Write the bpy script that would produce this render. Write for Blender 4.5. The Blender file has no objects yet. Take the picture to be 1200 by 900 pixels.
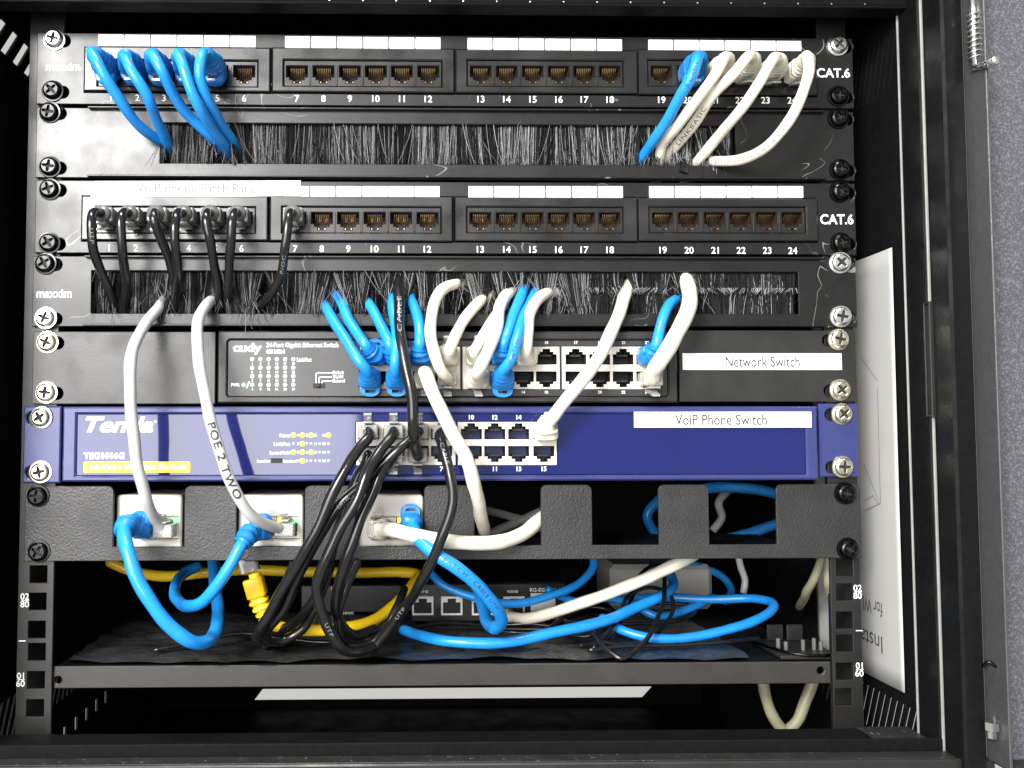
import bpy, bmesh, math, random
from mathutils import Vector, Matrix
from mathutils.geometry import delaunay_2d_cdt
random.seed(7)
S = bpy.context.scene
C = S.collection
# ------------------------------------------------------------------ camera, world, lamps, exposure
CAM = Vector((-.02665, -.4957, .26))
YAW, PITCH, ROLL, FPX, CX, CY = .01796, .04988, -.00132, 1000., 488.4, 459.9
_f = Vector((math.sin(YAW)*math.cos(PITCH), math.cos(YAW)*math.cos(PITCH), math.sin(PITCH)))
_r0 = Vector((math.cos(YAW), -math.sin(YAW), 0)); _u0 = _r0.cross(_f)
RT = math.cos(ROLL)*_r0 + math.sin(ROLL)*_u0
UP = math.cos(ROLL)*_u0 - math.sin(ROLL)*_r0
FW = _f
cd = bpy.data.cameras.new('camera'); cam = bpy.data.objects.new('camera', cd); C.objects.link(cam)
m = Matrix((RT, UP, -FW)).transposed().to_4x4(); m.translation = CAM
cam.matrix_world = m
cd.sensor_width = 36; cd.lens = FPX/1200*36; cd.clip_start = .02; cd.clip_end = 60
cd.shift_x = (600-CX)/1200; cd.shift_y = (CY-450)/1200
S.camera = cam
W = bpy.data.worlds.new('World'); S.world = W; W.use_nodes = True
bg = W.node_tree.nodes['Background']; bg.inputs[0].default_value = (1, .975, .92, 1); bg.inputs[1].default_value = .20
def lamp(name, loc, target, sx, sy, power, col):
    l = bpy.data.lights.new(name, 'AREA'); l.shape = 'RECTANGLE'; l.size = sx; l.size_y = sy; l.energy = power; l.color = col
    o = bpy.data.objects.new(name, l); C.objects.link(o); o.location = loc
    o.rotation_euler = (Vector(target)-Vector(loc)).to_track_quat('-Z', 'Y').to_euler(); return o
lamp('key_lamp', (-.85, -1.55, 1.00), (0, 0, .28), .55, .4, 19, (1, .985, .96))
lamp('ceiling_lamp', (-.25, -.55, 1.75), (0, 0, .28), .7, .25, 9, (1, .98, .94))
lamp('wall_bounce_light', (-.95, -1.95, .55), (0, 0, .30), 1.75, 1.5, 24, (1, .98, .97))  # unseen area light added for the bright wall mirrored in the blue switch
S.view_settings.view_transform = 'Standard'; S.view_settings.look = 'None'
S.view_settings.exposure = 1.6; S.view_settings.gamma = 1
S.cycles.max_bounces = 8; S.cycles.use_denoising = True
# ------------------------------------------------------------------ helpers
def U(px, py, Y=0.):
    d = FW*FPX + RT*(px-CX) - UP*(py-CY)
    return CAM + d*((Y-CAM.y)/d.y)
def rect(x0, y0, x1, y1, Y=0.):          # photo rectangle -> X0,X1,Z0,Z1 on plane Y
    ym, xm = (y0+y1)/2, (x0+x1)/2
    return U(x0, ym, Y).x, U(x1, ym, Y).x, U(xm, y1, Y).z, U(xm, y0, Y).z
class MB:
    def __init__(s): s.v = []; s.f = []; s.m = []
    def add(s, vs, fs, mi=0, M=None):
        b = len(s.v)
        s.v += [tuple(M @ Vector(p)) if M else tuple(p) for p in vs]
        for f in fs: s.f.append([b+i for i in f]); s.m.append(mi)
        return s
    def box(s, x0, x1, y0, y1, z0, z1, c=.0004, mi=0, M=None):
        # chamfered box (24 verts)
        c = min(c, abs(x1-x0)*.3, abs(y1-y0)*.3, abs(z1-z0)*.3)
        vs, idx = [], {}
        for i, x in enumerate((x0, x1)):
            for j, y in enumerate((y0, y1)):
                for k, z in enumerate((z0, z1)):
                    sx, sy, sz = (c, -c)[i], (c, -c)[j], (c, -c)[k]
                    idx[i, j, k, 0] = len(vs); vs.append((x, y+sy, z+sz))
                    idx[i, j, k, 1] = len(vs); vs.append((x+sx, y, z+sz))
                    idx[i, j, k, 2] = len(vs); vs.append((x+sx, y+sy, z))
        I = lambda i, j, k, a: idx[i, j, k, a]
        fs = []
        for i in (0, 1):
            fs += [[I(i,0,0,0), I(i,1,0,0), I(i,1,1,0), I(i,0,1,0)], [I(0,i,0,1), I(1,i,0,1), I(1,i,1,1), I(0,i,1,1)], [I(0,0,i,2), I(1,0,i,2), I(1,1,i,2), I(0,1,i,2)]]
            for j in (0, 1):
                fs += [[I(i,j,0,0), I(i,j,1,0), I(i,j,1,1), I(i,j,0,1)], [I(i,0,j,0), I(i,1,j,0), I(i,1,j,2), I(i,0,j,2)], [I(0,i,j,1), I(1,i,j,1), I(1,i,j,2), I(0,i,j,2)]]
                for k in (0, 1): fs.append([I(i,j,k,0), I(i,j,k,1), I(i,j,k,2)])
        return s.add(vs, fs, mi, M)
    def plate(s, outer, holes, y0, y1, c=.0003, mi=0, M=None, back=True):
        def ccw(p):
            a = sum(p[i][0]*p[(i+1)%len(p)][1]-p[(i+1)%len(p)][0]*p[i][1] for i in range(len(p)))
            return list(p) if a > 0 else list(p)[::-1]
        def off(p, d):                    # shrink a ccw polygon by d
            n = len(p); q = []
            for i in range(n):
                a, b, e = Vector(p[i-1]), Vector(p[i]), Vector(p[(i+1)%n])
                n1 = Vector((-(b-a).y, (b-a).x)).normalized(); n2 = Vector((-(e-b).y, (e-b).x)).normalized()
                h = n1+n2; k = h.length_squared
                q.append(tuple(b + h*(2*d/max(k, .5))))
            return q
        loops = [(ccw(outer), 1)] + [(ccw(h), -1) for h in holes]
        fr = [off(p, c*sg) for p, sg in loops]
        def fill(ls, yy):                 # triangles inside the outline and outside every hole
            vs = []; es = []
            for l in ls:
                k = len(vs); vs += [Vector((a*1e3, b*1e3)) for a, b in l]; es += [(k+i, k+(i+1) % len(l)) for i in range(len(l))]
            V, _, F, *_r = delaunay_2d_cdt(vs, es, [], 1, 1e-6)
            boxes = [(min(q[0] for q in l), max(q[0] for q in l), min(q[1] for q in l), max(q[1] for q in l), l) for l in ls]
            def ins(x, z, B):
                if not (B[0] <= x <= B[1] and B[2] <= z <= B[3]): return False
                l = B[4]; r = False; j = len(l)-1
                for i in range(len(l)):
                    if (l[i][1] > z) != (l[j][1] > z) and x < (l[j][0]-l[i][0])*(z-l[i][1])/(l[j][1]-l[i][1])+l[i][0]: r = not r
                    j = i
                return r
            T = []
            for f in F:
                cx = sum(V[i].x for i in f)/3e3; cz = sum(V[i].y for i in f)/3e3
                if ins(cx, cz, boxes[0]) and not any(ins(cx, cz, B) for B in boxes[1:]): T.append(list(f))
            s.add([(v.x/1e3, yy, v.y/1e3) for v in V], T, mi, M)
        fill(fr, y0)
        if back: fill([p for p, _ in loops], y1)
        for (p, sg), q in zip(loops, fr):
            n = len(p)
            vs = [(a, y0, b) for a, b in q]+[(a, y0+c, b) for a, b in p]+[(a, y1, b) for a, b in p]
            fs = []
            for i in range(n):
                j = (i+1) % n; fs += [[i, j, n+j, n+i], [n+i, n+j, 2*n+j, 2*n+i]]
            s.add(vs, fs, mi, M)
        return s
    def lathe(s, prof, n=16, M=None, mi=0):      # profile (r, y) about the Y axis
        vs = []; k = len(prof)
        for i in range(n):
            a = 2*math.pi*i/n
            vs += [(r*math.cos(a), y, r*math.sin(a)) for r, y in prof]
        fs = [[i*k+j, ((i+1)%n)*k+j, ((i+1)%n)*k+j+1, i*k+j+1] for i in range(n) for j in range(k-1)]
        return s.add(vs, fs, mi, M)
    def loft(s, rings, mi=0, cap=True):
        n = len(rings[0]); vs = [p for r in rings for p in r]
        fs = [[i*n+j, i*n+(j+1)%n, (i+1)*n+(j+1)%n, (i+1)*n+j] for i in range(len(rings)-1) for j in range(n)]
        if cap: fs += [list(range(n))[::-1], [(len(rings)-1)*n+j for j in range(n)]]
        return s.add(vs, fs, mi)
    def tube(s, pts, r, n=10, mi=0):
        fr = frames(pts)
        return s.loft([[p+r*(math.cos(2*math.pi*k/n)*a+math.sin(2*math.pi*k/n)*b) for k in range(n)] for p, t, a, b in fr], mi)
def spline(P, n=9):                              # centripetal-like Catmull-Rom
    P = [Vector(p) for p in P]
    Q = [2*P[0]-P[1]]+P+[2*P[-1]-P[-2]]; out = []
    for i in range(1, len(Q)-2):
        p0, p1, p2, p3 = Q[i-1:i+3]
        d1, d2, d3 = [max((b-a).length, 1e-5)**.5 for a, b in ((p0, p1), (p1, p2), (p2, p3))]
        m1 = ((p1-p0)/d1-(p2-p0)/(d1+d2)+(p2-p1)/d2)*d2
        m2 = ((p2-p1)/d2-(p3-p1)/(d2+d3)+(p3-p2)/d3)*d2
        for k in range(n):
            t = k/n; a, b = t*t, t*t*t
            out.append(p1*(2*b-3*a+1)+m1*(b-2*a+t)+p2*(3*a-2*b)+m2*(b-a))
    out.append(P[-1]); return out
def frames(pts, up=Vector((0, 0, 1))):
    out = []; n = len(pts); a = None
    for i, p in enumerate(pts):
        t = (pts[min(i+1, n-1)]-pts[max(i-1, 0)]).normalized()
        if a is None:
            if abs(t.dot(up)) > .9: up = Vector((0, -1, 0))
            b = (up-t*up.dot(t)).normalized(); a = b.cross(t)
        else:
            a = (a-t*a.dot(t)).normalized(); b = t.cross(a)
        out.append((p, t, a.copy(), b.copy()))
    return out
def setpar(o, parent):
    if parent is not None:
        o.parent = parent
        if parent.parent: o.matrix_parent_inverse = Matrix.Translation(-(parent.parent.location)) if False else parent_world(parent).inverted()
        else: o.matrix_parent_inverse = parent_world(parent).inverted()
def parent_world(p):
    M = Matrix.Translation(p.location) @ p.rotation_euler.to_matrix().to_4x4()
    if p.parent: M = parent_world(p.parent) @ p.matrix_parent_inverse @ M
    return M
def tomesh(name, mb, mats, smooth=False, ang=None):
    me = bpy.data.meshes.new(name); me.from_pydata(mb.v, [], mb.f)
    bm = bmesh.new(); bm.from_mesh(me); 
    for i, f in enumerate(bm.faces): f.material_index = mb.m[i]; f.smooth = smooth
    bmesh.ops.recalc_face_normals(bm, faces=bm.faces); bm.to_mesh(me); bm.free()
    for mt in (mats if isinstance(mats, (list, tuple)) else [mats]): me.materials.append(mt)
    return me
def link(name, me, parent=None, loc=(0, 0, 0)):
    o = bpy.data.objects.new(name, me); C.objects.link(o); o.location = loc; setpar(o, parent); return o
def obj(name, mb, mats, parent=None, smooth=False):
    return link(name, tomesh(name, mb, mats, smooth), parent)
def thing(name, label, cat, loc, group=None):
    e = bpy.data.objects.new(name, None); C.objects.link(e); e.location = loc; e.empty_display_size = .01
    e['label'] = label; e['category'] = cat
    if group: e['group'] = group
    return e
# ---- lettering
_tc = {}
def glyphs(s, bold=0., shear=0., spacing=1.):
    k = (s, bold, shear, spacing)
    if k not in _tc:
        cu = bpy.data.curves.new('t', 'FONT'); cu.body = s; cu.size = 1; cu.fill_mode = 'FRONT'; cu.offset = bold; cu.shear = shear
        cu.resolution_u = 3; cu.space_character = spacing
        o = bpy.data.objects.new('t', cu); C.objects.link(o)
        dg = bpy.context.evaluated_depsgraph_get(); me = bpy.data.meshes.new_from_object(o.evaluated_get(dg))
        vs = [(v.co.x, v.co.y) for v in me.vertices]; fs = [list(p.vertices) for p in me.polygons]
        C.objects.unlink(o); bpy.data.objects.remove(o); bpy.data.meshes.remove(me)
        xs = [v[0] for v in vs]; ys = [v[1] for v in vs]
        _tc[k] = (vs, fs, min(xs), max(xs), min(ys), max(ys))
    return _tc[k]
def text_rect(mb, s, R, Y, bold=.0, shear=0., mi=0, spacing=1., M=None):     # fit to X0,X1,Z0,Z1
    vs, fs, a, b, c, d = glyphs(s, bold, shear, spacing)
    sx, sz = (R[1]-R[0])/(b-a), (R[3]-R[2])/(d-c)
    mb.add([(R[0]+(x-a)*sx, Y, R[2]+(y-c)*sz) for x, y in vs], fs, mi, M)
def text_c(mb, s, px, py, hpx, Y, bold=.02, mi=0):                           # centred at a point, by height
    p = U(px, py, Y); h = hpx*.5*(Y+.4957)/.4957/1000*1.008
    vs, fs, a, b, c, d = glyphs(s, bold); k = h/.7
    mb.add([(p.x+(x-(a+b)/2)*k, Y, p.z+(y-(c+d)/2)*k) for x, y in vs], fs, mi)
# ------------------------------------------------------------------ materials
def mat(name, col, rough=.5, metal=0., coat=0., var=.12, scale=300., bump=0., bscale=900., rvar=.12, trans=0., emit=None, spec=.5, dust=0., dthr=.63, dscale=420., scratch=0., bdist=.0004):
    m = bpy.data.materials.new(name); m.use_nodes = True; nt = m.node_tree; b = nt.nodes['Principled BSDF']
    N = nt.nodes.new; Lk = nt.links.new
    b.inputs['Metallic'].default_value = metal; b.inputs['Coat Weight'].default_value = coat; b.inputs['Coat Roughness'].default_value = .05; b.inputs['Coat IOR'].default_value = 1.55
    b.inputs['Transmission Weight'].default_value = trans; b.inputs['Specular IOR Level'].default_value = spec
    tc = N('ShaderNodeTexCoord')
    n1 = N('ShaderNodeTexNoise'); n1.inputs['Scale'].default_value = scale; n1.inputs['Detail'].default_value = 5; n1.inputs['Roughness'].default_value = .65
    Lk(tc.outputs['Object'], n1.inputs['Vector'])
    mx = N('ShaderNodeMix'); mx.data_type = 'RGBA'
    lo = tuple(c*(1-var) for c in col)+(1,); hi = tuple(min(c*(1+var)+.012*var, 1) for c in col)+(1,)
    mx.inputs[6].default_value = lo; mx.inputs[7].default_value = hi
    Lk(n1.outputs['Fac'], mx.inputs[0]); out = mx.outputs[2]
    if dust:                                       # pale specks and scuffs
        n3 = N('ShaderNodeTexNoise'); n3.inputs['Scale'].default_value = dscale; n3.inputs['Detail'].default_value = 8; n3.inputs['Roughness'].default_value = .8
        Lk(tc.outputs['Object'], n3.inputs['Vector'])
        r3 = N('ShaderNodeMapRange'); r3.inputs[1].default_value = dthr; r3.inputs[2].default_value = dthr+.10; r3.inputs[4].default_value = dust
        Lk(n3.outputs['Fac'], r3.inputs[0])
        m3 = N('ShaderNodeMix'); m3.data_type = 'RGBA'; m3.inputs[7].default_value = (.45, .44, .42, 1)
        Lk(r3.outputs[0], m3.inputs[0]); Lk(out, m3.inputs[6]); out = m3.outputs[2]
    if scratch:                                    # a few thin wandering scratches
        n5 = N('ShaderNodeTexNoise'); n5.inputs['Scale'].default_value = 15; n5.inputs['Detail'].default_value = 3; n5.inputs['Distortion'].default_value = .6
        Lk(tc.outputs['Object'], n5.inputs['Vector'])
        m5 = N('ShaderNodeMath'); m5.operation = 'COMPARE'; m5.inputs[1].default_value = .47; m5.inputs[2].default_value = .0022; Lk(n5.outputs['Fac'], m5.inputs[0])
        n6 = N('ShaderNodeTexNoise'); n6.inputs['Scale'].default_value = 38; n6.inputs['Detail'].default_value = 2; Lk(tc.outputs['Object'], n6.inputs['Vector'])
        r6 = N('ShaderNodeMapRange'); r6.inputs[1].default_value = .53; r6.inputs[2].default_value = .62; r6.inputs[4].default_value = scratch; Lk(n6.outputs['Fac'], r6.inputs[0])
        m6 = N('ShaderNodeMath'); m6.operation = 'MULTIPLY'; Lk(m5.outputs[0], m6.inputs[0]); Lk(r6.outputs[0], m6.inputs[1])
        m7 = N('ShaderNodeMix'); m7.data_type = 'RGBA'; m7.inputs[7].default_value = (.4, .4, .39, 1); Lk(m6.outputs[0], m7.inputs[0]); Lk(out, m7.inputs[6]); out = m7.outputs[2]
    Lk(out, b.inputs['Base Color'])
    n2 = N('ShaderNodeTexNoise'); n2.inputs['Scale'].default_value = 45; n2.inputs['Detail'].default_value = 6
    Lk(tc.outputs['Object'], n2.inputs['Vector'])
    mr = N('ShaderNodeMapRange'); mr.inputs[1].default_value = .3; mr.inputs[2].default_value = .7
    mr.inputs[3].default_value = max(rough-rvar, .03); mr.inputs[4].default_value = min(rough+rvar, 1)
    Lk(n2.outputs['Fac'], mr.inputs[0]); Lk(mr.outputs[0], b.inputs['Roughness'])
    if bump:
        n4 = N('ShaderNodeTexNoise'); n4.inputs['Scale'].default_value = bscale; n4.inputs['Detail'].default_value = 3
        Lk(tc.outputs['Object'], n4.inputs['Vector'])
        bp = N('ShaderNodeBump'); bp.inputs['Strength'].default_value = bump; bp.inputs['Distance'].default_value = bdist
        Lk(n4.outputs['Fac'], bp.inputs['Height']); Lk(bp.outputs[0], b.inputs['Normal'])
    if emit: b.inputs['Emission Color'].default_value = tuple(emit[:3])+(1,); b.inputs['Emission Strength'].default_value = emit[3]
    return m
M_PANEL = mat('black_powder_coat', (.006, .006, .0062), .35, var=.3, spec=.40, rvar=.06, bump=.12, bscale=1400, dust=.10, scratch=.35)
M_MODULE = mat('black_port_plastic', (.0095, .0095, .0098), .30, var=.15, bump=.05)
M_DARK = mat('matt_black', (.008, .008, .008), .7, var=.3)
M_CAB = mat('cabinet_black', (.0035, .0035, .0037), .62, var=.3, bump=.1, bscale=1600, spec=.06)
M_POST = mat('front_post_gloss', (.004, .004, .0042), .27, var=.3, bump=.06, bscale=1200, spec=.12)
M_EDGE = mat('cabinet_front_coat', (.014, .014, .0145), .45, var=.3, bump=.4, bscale=1100, dust=.8, dthr=.60, dscale=240)
M_DOOR = mat('door_grey_coat', (.050, .053, .066), .45, var=.9, scale=1000, bump=1., bscale=1000, dust=.22, dthr=.5, dscale=800)
M_RAIL = mat('rail_coat', (.009, .0088, .0083), .42, var=.2, bump=.1, dust=.12)
M_BRACKET = mat('wrinkle_coat', (.0155, .0155, .016), .46, var=.35, scale=700, bump=.7, bscale=800)
M_FLANGE = mat('flange_grey_coat', (.042, .042, .045), .4, var=.25, bump=.2, dust=.15)
M_HILITE = mat('edge_highlight_coat', (.22, .215, .205), .3, var=.3, scale=120)  # pale colour stands in for light caught on the post folds
M_SHELF = mat('shelf_coat', (.022, .0205, .019), .46, var=.15, bump=.1, dust=.12)
M_FILM = mat('black_plastic_film', (.026, .027, .029), .32, var=.3, bump=1., bscale=75, rvar=.1, bdist=.003)
M_WHITE = mat('white_print', (.82, .82, .82), .6, var=.02)
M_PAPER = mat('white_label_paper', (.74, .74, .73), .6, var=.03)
M_DIMINK = mat('dim_grey_ink', (.20, .20, .20), .6)
M_INK = mat('black_ink', (.03, .03, .03), .6)
M_GREYINK = mat('faded_grey_ink', (.10, .10, .10), .6)
M_GOLD = mat('gold_contact', (.50, .35, .18), .3, metal=1)
M_SOCK = mat('socket_brown_black', (.03, .017, .008), .5)
M_SCREWB = mat('black_zinc_screw', (.022, .022, .022), .24, metal=1, var=.3)
M_SCREWS = mat('bright_zinc_screw', (.8, .8, .8), .25, metal=1, var=.3)
M_SCREWY = mat('yellow_zinc_screw', (.85, .78, .6), .25, metal=1, var=.3)
M_BLUE = mat('blue_pvc', (.012, .225, .64), .27, var=.12, scale=120, bump=.05)
M_BLUEB = mat('blue_boot_rubber', (.008, .18, .54), .36, var=.15)
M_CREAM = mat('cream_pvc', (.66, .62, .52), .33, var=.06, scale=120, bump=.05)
M_CREAMB = mat('cream_boot', (.70, .66, .55), .35, var=.08)
M_GREY = mat('light_grey_pvc', (.45, .455, .45), .33, var=.05, scale=120)
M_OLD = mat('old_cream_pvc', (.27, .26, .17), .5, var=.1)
M_BLACKC = mat('black_pvc', (.006, .006, .0065), .2, var=.3, bump=.05)
M_YEL = mat('yellow_pvc', (.70, .46, .008), .33, var=.1)
M_CLEAR = mat('clear_plug_plastic', (.82, .82, .80), .15, trans=.75, var=.02)
M_SMOKE = mat('smoky_plug_plastic', (.16, .155, .15), .18, trans=.35, var=.1)
M_CUDY = mat('grey_switch_coat', (.015, .015, .015), .38, var=.15, bump=.1, dust=.08)
M_CUDYP = mat('grey_switch_film', (.028, .028, .0285), .33, var=.06)
M_PBLOCK = mat('cream_port_block', (.64, .61, .53), .35, var=.03)
M_TENDA = mat('blue_switch_coat', (.028, .035, .13), .3, var=.06, bump=.04)
M_TENDAP = mat('blue_gloss_film', (.003, .0085, .085), .2, spec=.1, coat=1., var=.03, rvar=.04)
M_YRECT = mat('yellow_print', (.85, .5, .03), .5)
M_LEDY = mat('yellow_led', (.7, .72, .02), .4, emit=(.85, .88, .03, 1.1))
M_LEDYD = mat('dim_led', (.45, .5, .45), .4)
M_LEDG = mat('green_led', (.15, .7, .2), .4, emit=(.2, .9, .25, .7))
M_LEDW = mat('pale_led', (.8, .82, .8), .35)
M_LEDA = mat('amber_led', (.9, .55, .02), .4, emit=(1, .6, .02, .6))
M_WBOX = mat('white_box_plastic', (.55, .53, .48), .33, var=.03)
M_GBOX = mat('pale_grey_plastic', (.42, .41, .38), .45)
M_ROUTER = mat('black_device_plastic', (.012, .012, .013), .35)
M_STEEL = mat('bright_steel', (.75, .75, .74), .22, metal=1)
BR = [mat('bristle_black', (.012, .012, .012), .3), mat('bristle_dark', (.035, .035, .037), .3), mat('bristle_highlight', (.46, .46, .47), .3)]  # the pale hairs paint glossy highlights on black bristles
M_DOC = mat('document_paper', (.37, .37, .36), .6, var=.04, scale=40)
# ------------------------------------------------------------------ the cabinet
ZF = 0.0; CZ = CAM.z                              # cabinet floor; camera height
XW = .262; YB = .335; YFR = -.055; ZC = .535; ZS = CZ-.165
cab = thing('network_cabinet', 'black steel wall cabinet with open door holding the rack equipment', 'cabinet', (0, .14, 0))
def R4(x0, x1, z0, z1): return [(x0, z0), (x1, z0), (x1, z1), (x0, z1)]
MYZ = Matrix(((0, 1, 0, 0), (1, 0, 0, 0), (0, 0, 1, 0), (0, 0, 0, 1)))   # plate's (x,y,z) -> (y,x,z): sheet in the YZ plane
def slot(yc, zc, h, w, slant):
    return [(yc-w/2-slant/2, zc-h/2), (yc+w/2-slant/2, zc-h/2), (yc+w/2+slant/2, zc+h/2), (yc-w/2+slant/2, zc+h/2)]
hl = [slot(-.02+i*.0155, CZ+.236, .020, .0075, .016) for i in range(7)]
hl += [slot(-.02+i*.0085, CZ-.170, .026, .0032, .013) for i in range(19)]
hl += [slot(.075+i*.0207, CZ-.208, .010, .005, .0) for i in range(7)]
hr = [slot(-.010+i*.0058, CZ+.222, .034, .0010, -.010) for i in range(13)]
hr += [slot(-.008+i*.0062, CZ-.168, .026, .0026, -.010) for i in range(17)]
b = MB().plate(R4(-.016, YB, ZF, ZC), hl, 0, -.0015, .0001, M=Matrix.Translation((-XW, 0, 0)) @ MYZ); obj('side_panel', b, M_CAB, cab)
b = MB().plate(R4(-.016, YB, ZF, ZC), hr, 0, .0015, .0001, M=Matrix.Translation((XW, 0, 0)) @ MYZ); obj('side_panel', b, M_CAB, cab)
ax0, ax1, az0, az1 = rect(303, 806, 760, 819, YB)
b = MB().plate(R4(-XW-.003, XW+.003, ZF-.001, ZC+.001), [[(ax0-.004, az0), (ax1-.006, az0), (ax1+.004, az1), (ax0+.004, az1)]], YB, YB+.0015, .0001); obj('back_panel', b, M_CAB, cab)
b = MB().box(-XW-.0015, XW+.0015, -.05, YB, ZC, ZC+.0015); obj('top_panel', b, M_CAB, cab)
b = MB().box(-XW-.0015, XW+.0015, -.04, YB+.0014, ZF-.0015, ZF+.0005); obj('floor_panel', b, M_CAB, cab)
zl = U(600, 4, -.025).z
b = MB().box(-XW, XW, -.026, -.024, zl, ZC)
b.box(-XW, XW, -.026, -.014, zl-.0015, zl+.0002)
obj('header_lip', b, M_CAB, cab)
b = MB()
for i in range(-8, 17):
    p = U(700+39.2*i/1.0, 4, -.0262)
    if abs(p.x) < XW-.01: b.lathe([(0, -.0004), (.0005, -.0003), (.0006, .0001)], 8, Matrix.Translation((p.x, -.026, zl+.0006)))
obj('rivet_row', b, M_STEEL, cab)['kind'] = 'stuff'
for sx in (-1, 1):                                 # front posts, built of two stepped folds
    b = MB()
    for (ya, yb, xi) in ((-.0365, -.0165, .2612), (YFR, -.0385, .2622)):
        xs = sorted((sx*xi, sx*(XW+.012))); b.box(xs[0], xs[1], ya, yb, ZS-.02, ZC, .0013)
    xs = sorted((sx*.2638, sx*(XW+.011))); b.box(xs[0], xs[1], -.0385, -.0365, ZS-.02, ZC)
    post = obj('front_post', b, M_POST, cab)
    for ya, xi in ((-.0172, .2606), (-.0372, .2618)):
        xs = sorted((sx*xi, sx*(xi+.0016))); obj('folded_edge', MB().box(xs[0], xs[1], ya, ya+.0011, ZS-.006, zl, .0004), M_HILITE, post)  # thin pale strips added to paint the highlight along each fold
z0, z1 = U(1093, 489, -.033).z, U(1093, 355, -.033).z
b = MB().plate(R4(-.0395, -.0335, z0, z1), [R4(-.0383, -.0347, z0+.0012, z1-.0012)], XW-.0016, XW+.001, .0002, M=MYZ)
obj('latch_slot', b, M_RAIL, cab)
b = MB()
zt = U(520, 869, -.036).z; zm = U(520, 883, -.036).z
b.box(-XW-.0, XW, -.0375, -.0355, zm-.03, zt, .0007)            # upright lip of the sill
b.box(-XW, XW, -.0355, -.004, ZS-.004, ZS-.0025)
obj('sill_lip', b, M_CAB, cab)
b = MB().box(-XW-.012, XW+.018, -.0484, -.0376, zm-.004, zm, .0008); obj('sill_ledge', b, M_EDGE, cab)
b = MB().box(-XW-.012, XW+.0182, -.0515, -.0486, zm-.06, zm+.0004, .0008); obj('sill_front', b, M_RAIL, cab)
b = MB().box(XW-.03, XW-.0005, -.0352, -.006, ZS-.0022, ZS-.001, .0003); obj('corner_gusset', b, M_EDGE, cab)
# mounting rails with square holes
for sx, x0p, x1p, holes in ((-1, 19, 61, [(45, 673), (44, 705), (43, 738), (43, 764), (42, 797), (41, 830)]), (1, 976, 1011, [(990, 665), (990, 694), (990, 727), (990, 754), (990, 787), (989, 817)])):
    yr = .0012
    X0, X1 = U(x0p, 780, yr).x, U(x1p, 780, yr).x
    hs = []
    for px, py in holes:
        p = U(px, py, yr); hs.append(R4(p.x-.0049, p.x+.0049, p.z-.0049, p.z+.0049))
    b = MB().plate(R4(X0, X1, ZF+.001, ZC-.002), hs, yr, yr+.002, .0003)
    xo = X0 if sx < 0 else X1
    b.box(min(xo, xo-sx*.002), max(xo, xo-sx*.002), yr+.0022, yr+.035, ZF+.001, ZC-.002)
    rail = obj('mounting_rail', b, M_RAIL, cab)
    t = MB()
    for px, py, s1, s2 in ([(29, 699, '02', '80'), (24, 792, '01', '60')] if sx < 0 else [(1005, 689, '02', '80'), (1007, 780, '01', '60')]):
        text_c(t, s1, px, py, 7, yr-.0002, .01); text_c(t, s2, px, py+9, 7, yr-.0002, .01)
        a = rect(px-4, py+4.2, px+5, py+4.9, yr-.0002); t.add([(a[0], yr-.0002, a[2]), (a[1], yr-.0002, a[2]), (a[1], yr-.0002, a[3]), (a[0], yr-.0002, a[3])], [[0, 1, 2, 3]])
    a = rect(*((22, 750.5, 30, 751.7) if sx < 0 else (1003, 738.5, 1011, 739.5)), yr-.0002)
    t.add([(a[0], yr-.0002, a[2]), (a[1], yr-.0002, a[2]), (a[1], yr-.0002, a[3]), (a[0], yr-.0002, a[3])], [[0, 1, 2, 3]])
    obj('rail_numbers', t, M_WHITE, rail)
# the door, swung fully open to the right
XD = XW+.0145; zb = U(1170, 889, -.052).z
door_b = MB().box(XD, XD+.42, YFR+.002, YFR+.0035, zb-.001, ZC+.03)
door = obj('door', door_b, M_DOOR, cab)
cyl = lambda p, r: [(p[0]+r*math.cos(2*math.pi*k/12), p[1]+r*math.sin(2*math.pi*k/12)) for k in range(12)]
fl_holes = [cyl((-.0605, U(1123, 9, -.06).z), .0022), cyl((-.0605, U(1143, 844, -.06).z), .0022)]
b = MB().plate(R4(-.069, YFR+.0035, zb, ZC+.03), fl_holes, 0, .0012, .0004, M=Matrix.Translation((XD-.0012, 0, 0)) @ MYZ); obj('door_flange', b, M_FLANGE, door)
b = MB().box(XD, XD+.42, -.069, YFR+.0018, zb-.0012, zb, .0004); obj('door_bottom_flange', b, M_EDGE, door)
px = U(1141, 40, -.062); b = MB()
b.tube([Vector((px.x, px.y, U(1141, -60, -.062).z)), Vector((px.x, px.y, U(1141, 82, -.062).z))], .0017, 10)
pa = [Vector((px.x, px.y, U(1141, 79, -.062).z)), U(1150, 78, -.066), U(1166, 71, -.080)]
b.tube(pa, .0018, 10); b.lathe([(0, 0), (.0021, .0001), (.0021, .001)], 12, Matrix.Translation(pa[-1]+Vector((0, -.0012, 0))))
obj('hinge_pin', b, M_STEEL, door, True)
hx = []
z0, z1 = U(1141, 72, -.062).z, U(1141, 16, -.062).z
for i in range(9*12+1):
    a = 2*math.pi*i/12; hx.append(Vector((px.x+.0030*math.cos(a), px.y+.0030*math.sin(a), z0+(z1-z0)*i/108)))
b = MB().tube(hx, .0005, 6); obj('hinge_spring', b, M_STEEL, door, True)
p = U(1163, 872, -.060); b = MB()
b.lathe([(0, -.001), (.0022, -.001), (.0022, .003), (.0034, .003), (.0034, .007), (0, .007)], 6, Matrix.Translation((p.x, p.y, p.z+.004)) @ Matrix.Rotation(math.pi/2, 4, 'X'))
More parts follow.
